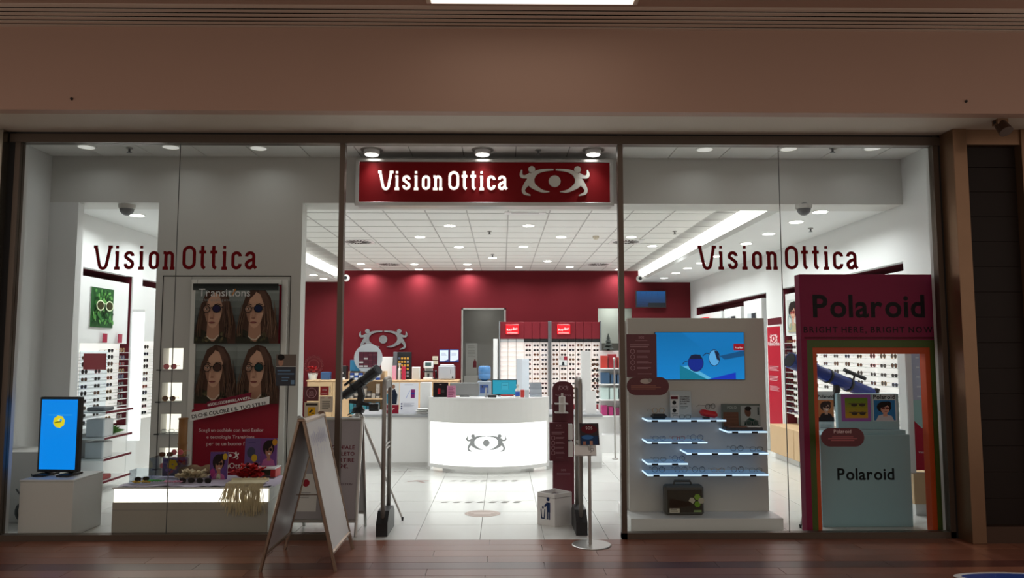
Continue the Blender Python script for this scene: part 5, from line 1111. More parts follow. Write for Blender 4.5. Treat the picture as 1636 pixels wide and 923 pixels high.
upright('photo_sign', 'photo sign of two people with a dark red foot behind the left gate', 'sign', 613, 637, 611, zw, yw+.06, d_man)
upright('white_box', 'plain white carton beside the offer sheet on the counter wing', 'box', 671, 688, 611, zw, yw+.3, None, thick=.2, lean=0)
t = thing('paper_stack', 'loose stack of white papers on the left counter wing', 'papers', (P(676, 645, yw).x, yw, zw)); rn = random.Random(1); xk = P(676, 645, yw).x
for k in range(7): dx, dy = rn.uniform(-.02, .02), rn.uniform(-.02, .02); box('sheet', card_w, t, xk-.09+dx, xk+.08+dx, yw-.07+dy, yw+.1+dy, zw+.012*k, zw+.012*k+.008)
# things on top of the reception counter (depth behind the front edge)
yt = YC+.16
def d_blackbox(cv, w_, h_): cv.rect(0, 0, w_, h_, '#1c1618'); cv.rect(w_*.3, h_*.2, w_*.48, h_*.6, '#a01c28'); cv.rect(w_*.55, h_*.3, w_*.75, h_*.5, '#3a3434'); cv.greek(w_*.4, h_*.85, w_*.2, .01, '#c0a0a0', 1)
upright('display_box', 'black display box with red print on the counter', 'box', 692, 716, 611, zct, yt+.12, d_blackbox, black, 0, .06)
def d_pink(cv, w_, h_): cv.rect(0, 0, w_, h_, '#b87a92'); [cv.greek(w_*.15, h_*(.85-.22*k), w_*.7, .012, '#8a4a66', 2) for k in range(4)]
upright('pink_leaflet', 'pink leaflet leaning in front of the grey screen on the counter', 'leaflet', 714, 728, 616, zct, yt+.04, d_pink)
x0, x1 = P(719, 620, yt+.2).x, P(766, 620, yt+.2).x; z1 = P(740, 611, yt+.2).z
t = thing('computer_screen', 'grey back of a computer screen on the counter', 'monitor', ((x0+x1)/2, yt+.2, zct)); box('back_shell', M('silver_plastic', (142, 144, 144), .35, .3), t, x0, x1, yt+.17, yt+.20, zct+.02, z1, r=.01); box('stand', M('silver_plastic'), t, x0+.15, x1-.15, yt+.16, yt+.24, zct, zct+.02); MB().lathe([(.012, -.003), (.012, 0)], (x0+.06, yt+.17, z1-.06), 12, 'y').build('logo_dot', midgrey, t)
x0, x1 = P(786, 620, yt+.3).x, P(826, 620, yt+.3).x; z1, z0 = P(800, 606, yt+.3).z, P(800, 631, yt+.3).z
t = thing('computer_monitor', 'monitor with a turquoise screen facing the entrance on the counter', 'monitor', ((x0+x1)/2, yt+.3, zct)); box('body', black, t, x0, x1, yt+.3, yt+.33, z0, z1, r=.004); box('neck', black, t, (x0+x1)/2-.03, (x0+x1)/2+.03, yt+.31, yt+.34, zct, z0); box('foot', black, t, (x0+x1)/2-.1, (x0+x1)/2+.1, yt+.24, yt+.36, zct, zct+.012)
cv = Canvas((x0+.012, yt+.2995, z0+.018), UX, UZ); W_, H_ = x1-x0-.024, z1-z0-.03; cv.rect(0, 0, W_, H_, (40, 150, 176)); cv.rect(W_*.35, H_*.3, W_*.7, H_*.85, (60, 160, 184)); cv.rect(W_*.42, H_*.62, W_*.63, H_*.65, (20, 60, 80)); cv.line([(W_*.37, H_*.32), (W_*.37, H_*.83), (W_*.68, H_*.83), (W_*.68, H_*.32)], .004, (24, 70, 90)); cv.build('screen', t, SCREEN)
x = P(779, 625, yt).x; t = thing('desk_phone', 'small black desk phone beside the turquoise monitor', 'phone', (x, yt+.05, zct)); box('base', black, t, x-.0, x+.13, yt+.02, yt+.14, zct, zct+.035, r=.006); MB().tube([(x-.03, yt+.06, zct), (x-.02, yt+.07, zct+.14)], .018, 8).build('handset', grey, t); box('keypad', midgrey, t, x+.04, x+.11, yt+.03, yt+.1, zct+.035, zct+.038)
x = P(827, 625, yt).x; t = thing('sanitiser_bottle', 'white and blue pump bottle on the counter beside the monitor', 'bottle', (x, yt+.06, zct)); MB().lathe([(.035, 0), (.035, .11), (.014, .14), (.014, .16), (.02, .165), (.02, .19)], (x, yt+.06, zct), 16).build('body', M('bottle_white'), t); MB().lathe([(.0356, .02), (.0356, .085)], (x, yt+.06, zct), 16).build('label_band', M('label_blue', (40, 80, 170), .4), t)
for px, lab, c_ in ((835, 'small red and white carton on the counter', (196, 60, 56)), (842, 'small clear leaflet holder on the counter', (190, 196, 200))):
    x = P(px, 625, yt).x; tag(box('small_carton', M('carton_%d' % px, c_, .4, noise=.1), None, x-.03, x+.03, yt+.05, yt+.08, zct, zct+.11, r=.003), lab, 'box')
x = P(857, 625, yt).x; t = thing('card_rack', 'grey acrylic card rack at the right end of the counter', 'rack', (x, yt+.2, zct)); box('tray', M('rack_grey', (168, 176, 184), .25), t, x-.09, x+.09, yt+.16, yt+.3, zct, zct+.03); [box('sheet_pocket', M('rack_grey'), t, x-.09, x+.09, yt+.18+.04*k, yt+.184+.04*k, zct+.03, zct+.11+.05*k) for k in range(3)]
tag(box('keyboard', card_w, None, P(800, 634, yt).x, P(822, 634, yt).x, yt+.04, yt+.13, zct, zct+.014, r=.003), 'low white keyboard on the counter below the monitor', 'keyboard')
tag(box('red_folder', M('folder_red', (150, 40, 40), .5), None, P(800, 634, yt).x, P(821, 634, yt).x, yt+.15, yt+.22, zct, zct+.03, r=.003), 'flat red folder on the counter under the turquoise monitor', 'folder')
# grey wrap-round privacy screen behind the counter
Yv2 = YC+2.4; x0, x1, z1 = P(825, 600, Yv2).x, P(846, 600, Yv2).x, P(835, 573, Yv2).z
t = thing('privacy_screen', 'tall grey folded screen standing behind the counter', 'screen', ((x0+x1)/2, Yv2, 0)); xm_ = x0+(x1-x0)*.42; MB().prism([(x0, Yv2+.25), (x0+.01, Yv2+.27), (xm_, Yv2), (xm_, Yv2-.03)], (0, 0, z1), (1, 0, 0), (0, 1, 0), z1).build('leaf', M('screen_grey', (196, 204, 212), .4), t); MB().prism([(xm_, Yv2-.03), (xm_, Yv2), (x1-.01, Yv2+.2), (x1, Yv2+.18)], (0, 0, z1), (1, 0, 0), (0, 1, 0), z1).build('leaf', M('screen_grey'), t)
# water cooler
Ywc = YB-2.2; x = P(774, 600, Ywc).x; zk = P(774, 608, Ywc).z; z1 = P(774, 584, Ywc).z
t = thing('water_cooler', 'grey water cooler with a blue bottle in front of the grey doorway', 'water cooler', (x, Ywc, 0)); box('cabinet', M('cooler_grey', (122, 134, 146), .4), t, x-.15, x+.15, Ywc-.15, Ywc+.15, 0, zk, r=.02); box('tap_recess', M('cooler_blue', (40, 66, 120), .4), t, x-.09, x+.09, Ywc-.155, Ywc-.149, zk-.26, zk-.08)
MB().lathe([(.05, zk), (.13, zk+.05), (.135, zk+.14), (.125, zk+.15), (.135, zk+.16), (.135, z1-.04), (.1, z1)], (x, Ywc, 0), 20).build('bottle', M('water_blue', (70, 120, 170), .15), t, True)
box('tap', black, t, x-.05, x-.02, Ywc-.18, Ywc-.15, zk-.14, zk-.10); box('tap', M('cooler_blue'), t, x+.02, x+.05, Ywc-.18, Ywc-.15, zk-.14, zk-.10)
# poster and extinguisher in the doorway
def d_ext(cv, w_, h_): cv.rect(0, 0, w_, h_, '#8f8e88'); cv.greek(w_*.15, h_*.9, w_*.7, .02, '#7a7872', 8); cv.poly([(w_*.62, h_*.25), (w_*.95, h_*.25), (w_*.95, h_*.42), (w_*.8, h_*.52), (w_*.65, h_*.42)], '#5a2026')
upright('wall_notice', 'grey printed notice leaning in the doorway', 'notice', 744, 762, 548, P(750, 600, YB+.6).z, YB+.6, d_ext, lean=0)
tag(box('cabinet_box', corr, None, P(741, 610, YB+.6).x, P(764, 610, YB+.6).x, YB+.5, YB+1.0, 0, P(750, 600, YB+.6).z, r=.01), 'low grey cabinet in the doorway under the notice', 'cabinet')

# ================================================================== BACK WALL AREA
e = P(612.5, 542, YB); t = thing('wall_emblem', 'large brushed steel eye emblem of two figures on the red wall', 'emblem', (e.x, YB, e.z)); emblem(t, (e.x, YB-.03, e.z), UX, UZ, P(651, 540, YB).x-P(574, 540, YB).x, .028, M('brushed_plate', (170, 172, 174), .25, 1.0, noise=.1))
# oak sideboard with instruments
Yo = YB-.75; zo_ = P(690, 607, Yo).z; x0, x1 = P(490, 640, Yo).x, P(732, 640, Yo).x
t = thing('sideboard', 'long oak sideboard along the red wall carrying instruments', 'sideboard', ((x0+x1)/2, Yo, 0)); box('body', oak, t, x0, x1, Yo+.02, YB-.02, .08, zo_-.03); box('top', oak, t, x0-.02, x1+.02, Yo, YB-.015, zo_-.03, zo_, r=.004); box('kick_plate', midgrey, t, x0+.04, x1-.04, Yo+.06, YB-.05, 0, .08)
n = 6
for k in range(n): xa_ = x0+(x1-x0)*k/n; d_ = box('door', oak, t, xa_+.006, xa_+(x1-x0)/n-.006, Yo, Yo+.02, .1, zo_-.05, r=.003); box('handle', alu, d_, xa_+(x1-x0)/n-.06, xa_+(x1-x0)/n-.045, Yo-.02, Yo, zo_-.3, zo_-.15)
Yi = Yo+.3
def bxp(px0, px1, py0): return P(px0, 600, Yi).x, P(px1, 600, Yi).x, P(px0, py0, Yi).z
x0, x1, z1 = bxp(628, 656, 562); t = thing('trial_lens_case', 'tall black open case of coloured instruments on the sideboard', 'case', ((x0+x1)/2, Yi, zo_)); box('side', M('case_side', (92, 94, 98), .4), t, x0, x0+.09, Yi, Yi+.2, zo_, z1, r=.005); box('back', black, t, x0+.09, x1, Yi+.06, Yi+.2, zo_, z1, r=.005)
rn = random.Random(6)
for r_ in range(6):
    for c_ in range(4): xx, zz = x0+.11+.07*c_, zo_+.06+.085*r_; (xx+.05 < x1 and zz+.05 < z1) and box('instrument', M('bit_%d' % rn.randrange(5), ((200, 150, 60), (180, 60, 50), (90, 100, 120), (60, 60, 66), (140, 140, 146))[rn.randrange(5)], .4), t, xx, xx+.05, Yi+.045, Yi+.06, zz, zz+.05)
x0, x1, z1 = bxp(658, 671, 586); t = thing('white_speaker', 'small white framed box on the sideboard', 'box', ((x0+x1)/2, Yi, zo_)); box('case', white2, t, x0, x1, Yi, Yi+.12, zo_, z1, r=.008); box('panel', M('panel_cream', (196, 192, 184), .5), t, x0+.02, x1-.02, Yi-.003, Yi, zo_+.02, z1-.02)
x0, x1, z1 = bxp(677, 692, 577); t = thing('lensmeter', 'white lens measuring instrument with small screen on the sideboard', 'instrument', ((x0+x1)/2, Yi, zo_)); box('base', white2, t, x0, x1, Yi-.1, Yi+.15, zo_, zo_+.06, r=.01); box('column', white2, t, x0+.02, x1-.02, Yi+.04, Yi+.14, zo_+.06, z1-.02, r=.01); hd = box('head', white2, t, x0, x1, Yi-.08, Yi+.14, z1-.17, z1, r=.02); box('display', M('lcd_green', (60, 84, 84), .2), hd, x0+.04, x1-.04, Yi-.083, Yi-.08, z1-.11, z1-.03); box('lens_table', black, t, x0-.01, x1+.01, Yi-.1, Yi+.04, z1-.26, z1-.23); MB().lathe([(.02, zo_+.06), (.025, zo_+.15)], ((x0+x1)/2, Yi-.04, 0), 12).build('lens_stop', black, t)
x0, x1, z1 = bxp(701, 727, 584); t = thing('lens_edger', 'silver box-shaped lens cutting machine on the sideboard', 'machine', ((x0+x1)/2, Yi, zo_)); box('body', M('silver_paint', (176, 178, 184), .3, .3), t, x0, x1, Yi-.15, Yi+.2, zo_+.01, z1, r=.02); box('lid', white2, t, x0+.04, x1-.04, Yi-.1, Yi+.18, z1, z1+.03, r=.01); box('slot', black, t, x1-.1, x1-.09, Yi-.153, Yi-.15, zo_+.15, z1-.08); MB().lathe([(.02, -.01), (.02, 0)], (x1-.05, Yi-.15, zo_+.06), 12, 'y').build('button', black, t)
x0, x1, z1 = bxp(693, 700, 592); t = thing('microscope', 'small dark instrument between the white lens meter and the silver machine', 'instrument', ((x0+x1)/2, Yi, zo_)); box('base', black, t, x0, x1, Yi-.08, Yi+.08, zo_, zo_+.03, r=.005); MB().tube([((x0+x1)/2, Yi+.05, zo_+.03), ((x0+x1)/2, Yi+.05, z1-.05), ((x0+x1)/2, Yi-.04, z1)], .025, 8).build('arm', black, t)
for i, (px, c_, h_, lab) in enumerate(((630, (222, 150, 170), .24, 'tall pink carton in front of the black instrument case'), (645, (176, 34, 64), .22, 'dark pink carton in front of the black instrument case'), (638, (225, 225, 225), .3, 'tall white pump bottle in front of the black instrument case'))):
    x = P(px, 600, Yi-.15).x
    if i < 2: tag(box('carton', M('carton_p%d' % i, c_, .4), None, x-.045, x+.045, Yi-.2, Yi-.12, zo_, zo_+h_+.1, r=.003), lab, 'box')
    else: tag(MB().lathe([(.04, 0), (.04, .24), (.015, .3), (.015, .36), (.035, .365), (.035, .39)], (x, Yi-.14, zo_), 14).build('pump_bottle', M('bottle_white')), lab, 'bottle')
x0, x1, z1 = bxp(608, 627, 570); tag(box('white_panel_box', white2, None, x0, x1, Yi+.05, Yi+.15, zo_, z1, r=.004), 'tall white box left of the black instrument case', 'box')
x0, x1, z1 = bxp(540, 553, 584); t = thing('coffee_machine', 'black machine on the sideboard behind the entrance mullion', 'machine', ((x0+x1)/2, Yi, zo_)); box('body', black, t, x0, x1, Yi, Yi+.25, zo_, z1, r=.01); box('trim_plate', white2, t, x0+.02, x1-.02, Yi-.12, Yi, zo_, zo_+.05, r=.005); box('spout', white2, t, x0+.07, x1-.07, Yi-.05, Yi, zo_+.14, zo_+.18)
x0, x1, z1 = bxp(514, 528, 594); tag(box('blue_carton', M('carton_blue', (56, 90, 136), .4), None, x0, x1, Yi-.1, Yi+.1, zo_-.0, z1, r=.004), 'blue carton on the sideboard left of the entrance mullion', 'box')
x = P(500, 600, Yi).x; t = thing('flower_pot', 'white pot with red flowers on the sideboard', 'potted plant', (x, Yi, zo_)); MB().lathe([(.09, 0), (.12, .16), (.11, .16)], (x, Yi, zo_), 18).build('pot', white2, t)
m = MB(); rn = random.Random(3); zc_save = zc_; zc_ = zo_+.12
for k in range(18): flower_mb(m, (x+rn.uniform(-.14, .14), Yi+rn.uniform(-.08, .08), zo_+.18+rn.uniform(0, .12)), .06, rn)
m.build('blossom', M('petal_red'), t); zc_ = zc_save
for i, (px0, px1) in enumerate(((702, 717), (718.5, 733))):
    a, b = P(px0, 578, YB), P(px1, 558, YB); t = thing('certificate', '%s of the two blue bordered certificates on the red wall' % ('left', 'right')[i], 'certificate', ((a.x+b.x)/2, YB-.01, a.z), group='certificates on the red wall'); box('frame', M('cert_blue', (40, 56, 120), .4), t, a.x, b.x, YB-.015, YB-.001, a.z, b.z); cv = Canvas((a.x, YB-.0155, a.z), UX, UZ); w_, h_ = b.x-a.x, b.z-a.z; cv.rect(.012, .02, w_-.012, h_-.02, '#d8e2ee'); cv.greek(w_*.2, h_*.7, w_*.6, .01, '#8a94b0', 4); cv.poly([(w_*.5, .02), (w_-.012, .02), (w_-.012, h_*.2)], '#2c3c80'); cv.build('print', t)
a, b = P(691, 582, YB), P(700, 569, YB); t = thing('thermostat', 'cream thermostat on the red wall beside the certificates', 'thermostat', ((a.x+b.x)/2, YB-.02, a.z)); box('case', M('cream_plastic', (206, 196, 172), .5), t, a.x, b.x, YB-.03, YB-.001, (a.z+b.z)/2+.01, b.z, r=.004); box('plate', M('cream_plastic'), t, a.x, b.x, YB-.02, YB-.001, a.z, (a.z+b.z)/2-.01, r=.004); box('display', midgrey, t, a.x+.03, b.x-.03, YB-.032, YB-.03, (a.z+b.z)/2+.05, b.z-.04)
# contact lens shelf unit with round board
Yc = YB-2.6; x0, x1 = P(556, 640, Yc).x, P(615, 640, Yc).x; zt2 = P(585, 593, Yc).z
t = thing('lens_box_shelf', 'oak shelf unit packed with small lens cartons behind the telescope', 'shelf unit', ((x0+x1)/2, Yc, 0)); box('back', oak, t, x0, x1, Yc+.28, Yc+.3, 0, zt2); [box('side', oak, t, q, q+.02, Yc, Yc+.28, 0, zt2) for q in (x0, x1-.02)]
rows = [(607, 593), (636, 611), (662, 640), (694, 667)]
cols = [((40, 74, 150), (210, 216, 224)), ((70, 62, 58), (170, 160, 148)), ((40, 96, 116), (50, 130, 140)), ((36, 76, 160), (70, 120, 190))]
labs = ['blue or white carton on the top lens shelf', 'brown carton on the second lens shelf', 'teal carton on the third lens shelf', 'bright blue carton on the lowest lens shelf']
bm = [[MB().rbox(-.038, .038, -.06, .06, 0, .05, r=.003).mesh('lens_carton', M('lens_carton_%d%d' % (i, j), cols[i][j], .4)) for j in (0, 1)] for i in range(4)]
for i, (yb_, yt_) in enumerate(rows):
    z0 = P(585, yb_, Yc).z; z1 = P(585, yt_, Yc).z; box('shelf', oak, t, x0+.02, x1-.02, Yc, Yc+.28, z0-.025, z0, r=.002)
    nx = int((x1-x0-.06)/.092); nz = max(1, min(6, int((z1-z0)/.052)))
    for c_ in range(nx):
        for k in range(nz):
            if k and random.random() < .05*k: break
            o = bpy.data.objects.new('lens_carton', bm[i][(c_+k) % 2 if i == 0 else random.randrange(2)]); COL.objects.link(o); o.location = (x0+.07+c_*.092, Yc+.07, z0+k*.0505); tag(o, '%s, %s stack, %s from the bottom' % (labs[i], ORDN[c_], ORDN[k]), 'box', 'cartons on the %s shelf of the lens unit' % ('top', 'second', 'third', 'lowest')[i])
p = P(587, 577, Yc); rr = (P(610, 577, Yc).x-P(564.5, 577, Yc).x)/2
t = thing('round_board', 'round grey board with a dark red label grid standing on the lens shelf', 'sign', (p.x, Yc+.1, zt2)); MB().lathe([(rr, -.015), (rr, .015)], (p.x, Yc+.1, zt2+rr*.93), 36, 'y').build('disc', M('board_grey', (176, 182, 186), .35), t); box('foot', M('board_grey'), t, p.x-.15, p.x+.15, Yc+.04, Yc+.2, zt2, zt2+.04)
cv = Canvas((p.x-rr*.66, Yc+.0845, zt2+.08), UX, UZ); w_, h_ = rr*1.32, rr*1.1; cv.rect(0, 0, w_, h_, '#4a2a34'); rn = random.Random(5)
for r_ in range(8):
    for c_ in range(4): cv.rect(w_*(.03+.245*c_), h_*(.03+.122*r_), w_*(.24+.245*c_), h_*(.125+.122*r_), rn.choice(('#6a3a46', '#5c2c38', '#c8c4c4', '#54303a')))
cv.build('print', t)
tag(box('teal_carton', M('carton_teal', (50, 130, 170), .4), None, x0+.0, x0+.2, Yc+.14, Yc+.26, zt2, P(560, 575, Yc).z, r=.004), 'turquoise carton behind the round grey board', 'box')
# ---- two lit sunglass cabinets
Yr = YB-1.0
def sun_cabinet(px0, px1, empty_cols, n, lab, glab, grp):
    x0, x1 = P(px0, 560, Yr).x, P(px1, 560, Yr).x; zt_h, zb_h = P(830, 514, Yr).z, P(830, 541, Yr).z
    t = thing('sunglass_cabinet', lab, 'display cabinet', ((x0+x1)/2, Yr, 0))
    box('carcass', midgrey, t, x0-.03, x1+.03, Yr+.12, Yr+.3, 0, zt_h); 
    for q in (x0-.03, x1): box('post', midgrey, t, q, q+.03, Yr-.03, Yr+.12, 0, zt_h+.02)
    ww = (x1-x0)/6; hm = M('cabinet_red', (120, 32, 42), .5, noise=.03, spec=.2)
    box('header_panel', hm, t, x0, x0+ww*3-.006, Yr, Yr+.12, zb_h, zt_h, r=.003)
    for k in range(3): box('header_panel', hm, t, x0+ww*(3+k), x0+ww*(4+k)-.006, Yr, Yr+.12, zb_h, zt_h, r=.003)
    sx0, sx1 = P(px0+9, 527, Yr).x, P(px0+30, 527, Yr).x; sz0, sz1 = P(px0, 534, Yr).z, P(px0, 518, Yr).z
    pq = box('brand_plaque', M('plaque_red', (226, 14, 30), .4, em=.35), t, sx0, sx1, Yr-.05, Yr-.001, sz0, sz1, r=.012)
    cv = Canvas((sx0, Yr-.0505, sz0), UX, UZ); w_, h_ = sx1-sx0, sz1-sz0; cv.text('Ray-Ban', w_*.5, h_*.42, .1, '#fff4f0', 'c', bold=True, rot=.16, width=w_*.8, track=.02); cv.rect(w_*.1, h_*.1, w_*.9, h_*.16, '#f8d0d0'); cv.build('script', pq)
    zlow = P(830, 646, Yr).z; rows_ = 12
    for k in range(6):
        xa_, xb_ = x0+ww*k+.006, x0+ww*(k+1)-.006; pn = box('panel', litpanel, t, xa_, xb_, Yr+.09, Yr+.12, zlow, zb_h-.08); box('cap', M('cap_grey', (176, 176, 176), .4) if k < empty_cols else black, t, xa_, xb_, Yr+.02, Yr+.12, zb_h-.08, zb_h)
        for r_ in range(rows_):
            z = zb_h-.18-r_*(zb_h-zlow-.2)/rows_
            box('ledge', white2, pn, xa_, xb_, Yr+.03, Yr+.09, z-.004, z)
            if k >= empty_cols: rack_glasses(((xa_+xb_)/2, Yr+.035, z), 0, glab, grp, sun=True, scale=1.0, row=r_, col=k)
    box('base', M('cabinet_red'), t, x0, x1, Yr, Yr+.12, 0, zlow)
sun_cabinet(799, 876, 3, 6, 'lit sunglass cabinet with red header, half empty, left of its twin', 'left lit sunglass cabinet', 'sunglasses in the left lit cabinet')
sun_cabinet(881, 959, 0, 6, 'lit sunglass cabinet with red header, fully stocked, right of its twin', 'right lit sunglass cabinet', 'sunglasses in the right lit cabinet')
x0 = P(788, 600, Yr).x; x1 = P(797, 600, Yr).x; tag(box('white_side_panel', white2, None, x0, x1-.03, Yr, Yr+.3, 0, P(792, 541, Yr).z, r=.004), 'tall narrow white panel left of the lit sunglass cabinets', 'panel')
def d_bw(cv, w_, h_): cv.rect(0, 0, w_, h_, '#cfd2d2'); cv.rect(0, h_*.62, w_*.6, h_, '#b8b4b0'); cv.rect(w_*.6, h_*.62, w_, h_, '#962838'); cv.rect(0, 0, w_, h_*.08, '#202020'); cv.poly([(w_*.35, h_*.1), (w_*.4, h_*.45), (w_*.6, h_*.45), (w_*.66, h_*.1)], '#22262a')
upright('photo_plaque', 'small black and white photo plaque on the right sunglass cabinet', 'picture', 893.5, 906.5, 569, P(900, 585, Yr+.02).z, Yr+.02, d_bw, lean=0, thick=.01)
# wall TV
a, b = P(1016, 491, YB-.2), P(1064, 464, YB-.2); t = thing('wall_television', 'wall television with a dim blue picture on the red wall', 'television', ((a.x+b.x)/2, YB-.15, a.z)); box('body', black, t, a.x, b.x, YB-.2, YB-.14, a.z, b.z, r=.006); box('bracket', black, t, (a.x+b.x)/2-.1, (a.x+b.x)/2+.1, YB-.14, YB-.001, (a.z+b.z)/2-.1, (a.z+b.z)/2+.1)
cv = Canvas((a.x+.02, YB-.2005, a.z+.02), UX, UZ); w_, h_ = b.x-a.x-.04, b.z-a.z-.04; cv.grad(0, 0, w_, h_, (20, 44, 80), (30, 82, 140), 6); cv.rect(w_*.4, 0, w_, h_*.25, (16, 24, 34)); [cv.line([(w_*(.1+.2*k), h_*.4), (w_*(.14+.2*k), h_*.95)], .008, (20, 60, 110)) for k in range(4)]; cv.build('screen', t, SCREEN)
# gondola with coloured cartons on the right, behind the gate
Yg = YC+2.2; x0, x1 = P(960, 640, Yg).x, P(1030, 640, Yg).x
t = thing('gondola_shelf', 'white gondola shelf of coloured cartons right of the entrance', 'shelf unit', ((x0+x1)/2, Yg, 0)); box('back', white2, t, x0, x1, Yg+.3, Yg+.33, 0, P(980, 560, Yg).z)
rn = random.Random(11); names = ('red or grey', 'red or blue grey', 'green or teal', 'magenta or grey'); pal = [((150, 34, 44), (190, 60, 50), (170, 180, 180)), ((150, 40, 60), (170, 176, 182), (60, 90, 120)), ((60, 160, 120), (50, 120, 140), (200, 220, 215)), ((170, 50, 110), (120, 40, 80), (190, 190, 190))]
for i, (yb_, h_) in enumerate(((588, .26), (613, .22), (638, .25), (664, .18))):
    z0 = P(980, yb_, Yg).z; box('shelf', white2, t, x0, x1, Yg, Yg+.3, z0-.02, z0, r=.002); xx = x0+.02; kk = 0
    while xx < x1-.16:
        wd_ = rn.uniform(.08, .15); tag(box('product_carton', M('gondola_%d%d' % (i, rn.randrange(3)), pal[i][rn.randrange(3)], .4, noise=.08), None, xx, xx+wd_, Yg+.06, Yg+.22, z0, z0+h_*rn.uniform(.7, 1), r=.003), '%s carton from left, %s, on the %s shelf of the white gondola' % (ORDN[kk], names[i], ('top', 'second', 'third', 'lowest')[i]), 'box', 'cartons on the %s gondola shelf' % ('top', 'second', 'third', 'lowest')[i]); xx += wd_+.02; kk += 1
box('base', white2, t, x0, x1, Yg, Yg+.3, 0, .3)
tree = thing('small_tree', 'small dark artificial fir tree on the gondola shelf', 'tree', (P(972, 560, Yg+.1).x, Yg+.1, P(980, 588, Yg).z+.0)); xk = P(972, 560, Yg+.31).x; zk = P(980, 560, Yg).z
m = MB(); [m.lathe([(.10-.022*k, zk+.0+.06*k+.03), (.004, zk+.13+.06*k)], (xk, Yg+.315, 0), 9) for k in range(4)]; m.build('foliage', M('fir_dark', (34, 40, 34), .8, noise=.3, nscale=30), tree); MB().lathe([(.03, zk), (.012, zk+.05)], (xk, Yg+.315, 0), 8).build('trunk', M('fir_dark'), tree)
g = G(983, 733); t = thing('pole_stand', 'thin steel pole stand in front of the white gondola', 'stand', (g.x, g.y, 0)); MB().tube([(g.x, g.y, .01), (g.x, g.y, P(983, 575, g.y).z)], .014, 10).build('pole', alu, t); MB().lathe([(.05, 0), (.05, .008), (.02, .02)], (g.x, g.y, 0), 16).build('foot', alu, t); MB().sphere((g.x, g.y, P(983, 573, g.y).z), .024, 10, 6).build('knob', alu, t)
# slim white spectacle tower on the right wing
Yq = YC+1.0; x0, x1 = P(929, 600, Yq).x, P(944, 600, Yq).x; z1 = P(936, 560, Yq).z
t = thing('spectacle_tower', 'slim white spectacle tower on the right counter wing', 'display stand', ((x0+x1)/2, Yq, zw)); box('column', white2, t, x0, x1, Yq, Yq+.14, zw+.02, z1, r=.004); box('base', white2, t, x0-.03, x1+.12, Yq-.05, Yq+.2, zw, zw+.02)
for k in range(9): z = zw+.12+k*(z1-zw-.2)/9; box('peg', alu, t, x1, x1+.02, Yq+.02, Yq+.05, z-.008, z); rack_glasses((x1+.07, Yq+.02, z), 0, 'slim white tower on the right counter wing', 'glasses on the white tower', sun=True, scale=.9, row=8-k)
upright('wing_notice', 'white notice sheet on the right counter wing beside the gate', 'notice', 936, 953, 624, zw, YC+.6, None, card_w, .1)

# ================================================================== SIDE WALL RACKS
def wall_rack(side, X, y0, y1, rows, cols_, lab, glab, grp, z0, z1, base=True, hdr=None, pic=None, top=None):
    s = 1 if side == 'right' else -1; q = lambda d0, d1: (min(X+s*d0, X+s*d1), max(X+s*d0, X+s*d1))
    t = thing('wall_rack', lab, 'display rack', (X, (y0+y1)/2, 0)); top = zn-.1 if top is None else top
    pn = box('lit_panel', M('rack_light', (250, 248, 244), .5, em=.6), t, *q(.14, .18), y0, y1, z0, z1); box('header', white, t, *q(.04, .18), y0, y1, z1, top, r=.003)
    if base: box('base_cabinet', oak, t, *q(-.28, .18), y0, y1, .1, .55, r=.004); box('kick_plate', white2, t, *q(-.2, .18), y0, y1, 0, .1)
    box('back_board', white2, t, *q(.18, .2), y0, y1, .55 if base else 0, z0)
    for r_ in range(rows):
        z = z1-.12-r_*(z1-z0-.1)/rows; box('shelf', white2, t, *q(.0, .14), y0, y1, z-.008, z)
        for c_ in range(cols_):
            if random.random() < .06: continue
            y = y0+(y1-y0)*(c_+.5)/cols_; rack_glasses((X+s*.02, y, z+.001), -s*PI/2, glab, grp, sun=True, scale=1.05, row=r_, col=cols_-1-c_)
    if pic:
        ya, yb_, za, zb__, draw = pic; fo = box('picture_frame', alu, t, *q(.025, .04), ya, yb_, za, zb__); u = Vector((0, -s, 0)); cv = Canvas((X+s*.0245, yb_ if s > 0 else ya, za), u, UZ); cv.n = Vector((-s, 0, 0)); draw(cv, yb_-ya, zb__-za); cv.build('picture', fo)
    return t
def d_fem(cv, w_, h_): sitter(cv, 0, 0, w_, h_, '#c8ccc8', '#241c1a', '#d0a088', '#b0a888', '#8a2c30', False); cv.ring(w_*.25, h_*.3, w_*.18, .03, '#8aa0a0', h_*.22)
ya, yb_ = PX(1273, 500, XR).y, PX(1255, 500, XR).y
wall_rack('right', XR, PX(1290, 500, XR).y, YR2-.03, 13, 4, 'lit white wall rack of sunglasses left of the portal stand', 'wall rack left of the portal stand', 'sunglasses on the far right wall rack', .66, 2.0, pic=(ya, yb_, PX(1264, 530, XR).z, PX(1264, 478, XR).z, d_fem))
wall_rack('right', XR, PX(1378, 500, XR).y, PX(1290, 500, XR).y-.02, 11, 5, 'lit white wall rack of sunglasses seen in the left half of the portal', 'wall rack behind the blue telescope', 'sunglasses on the middle right wall rack', .66, 2.0)
wall_rack('right', XR, PX(1450, 500, XR).y, PX(1378, 500, XR).y-.05, 11, 4, 'lit white wall rack of sunglasses seen in the right half of the portal', 'wall rack in the right half of the portal', 'sunglasses on the near right wall rack', .66, 2.0)
def d_dark(cv, w_, h_): cv.rect(0, 0, w_, h_, '#b8bcc0'); cv.rect(w_*.5, 0, w_, h_, '#34383e'); cv.ell(w_*.55, h_*.6, w_*.14, h_*.2, '#1a1a1c')
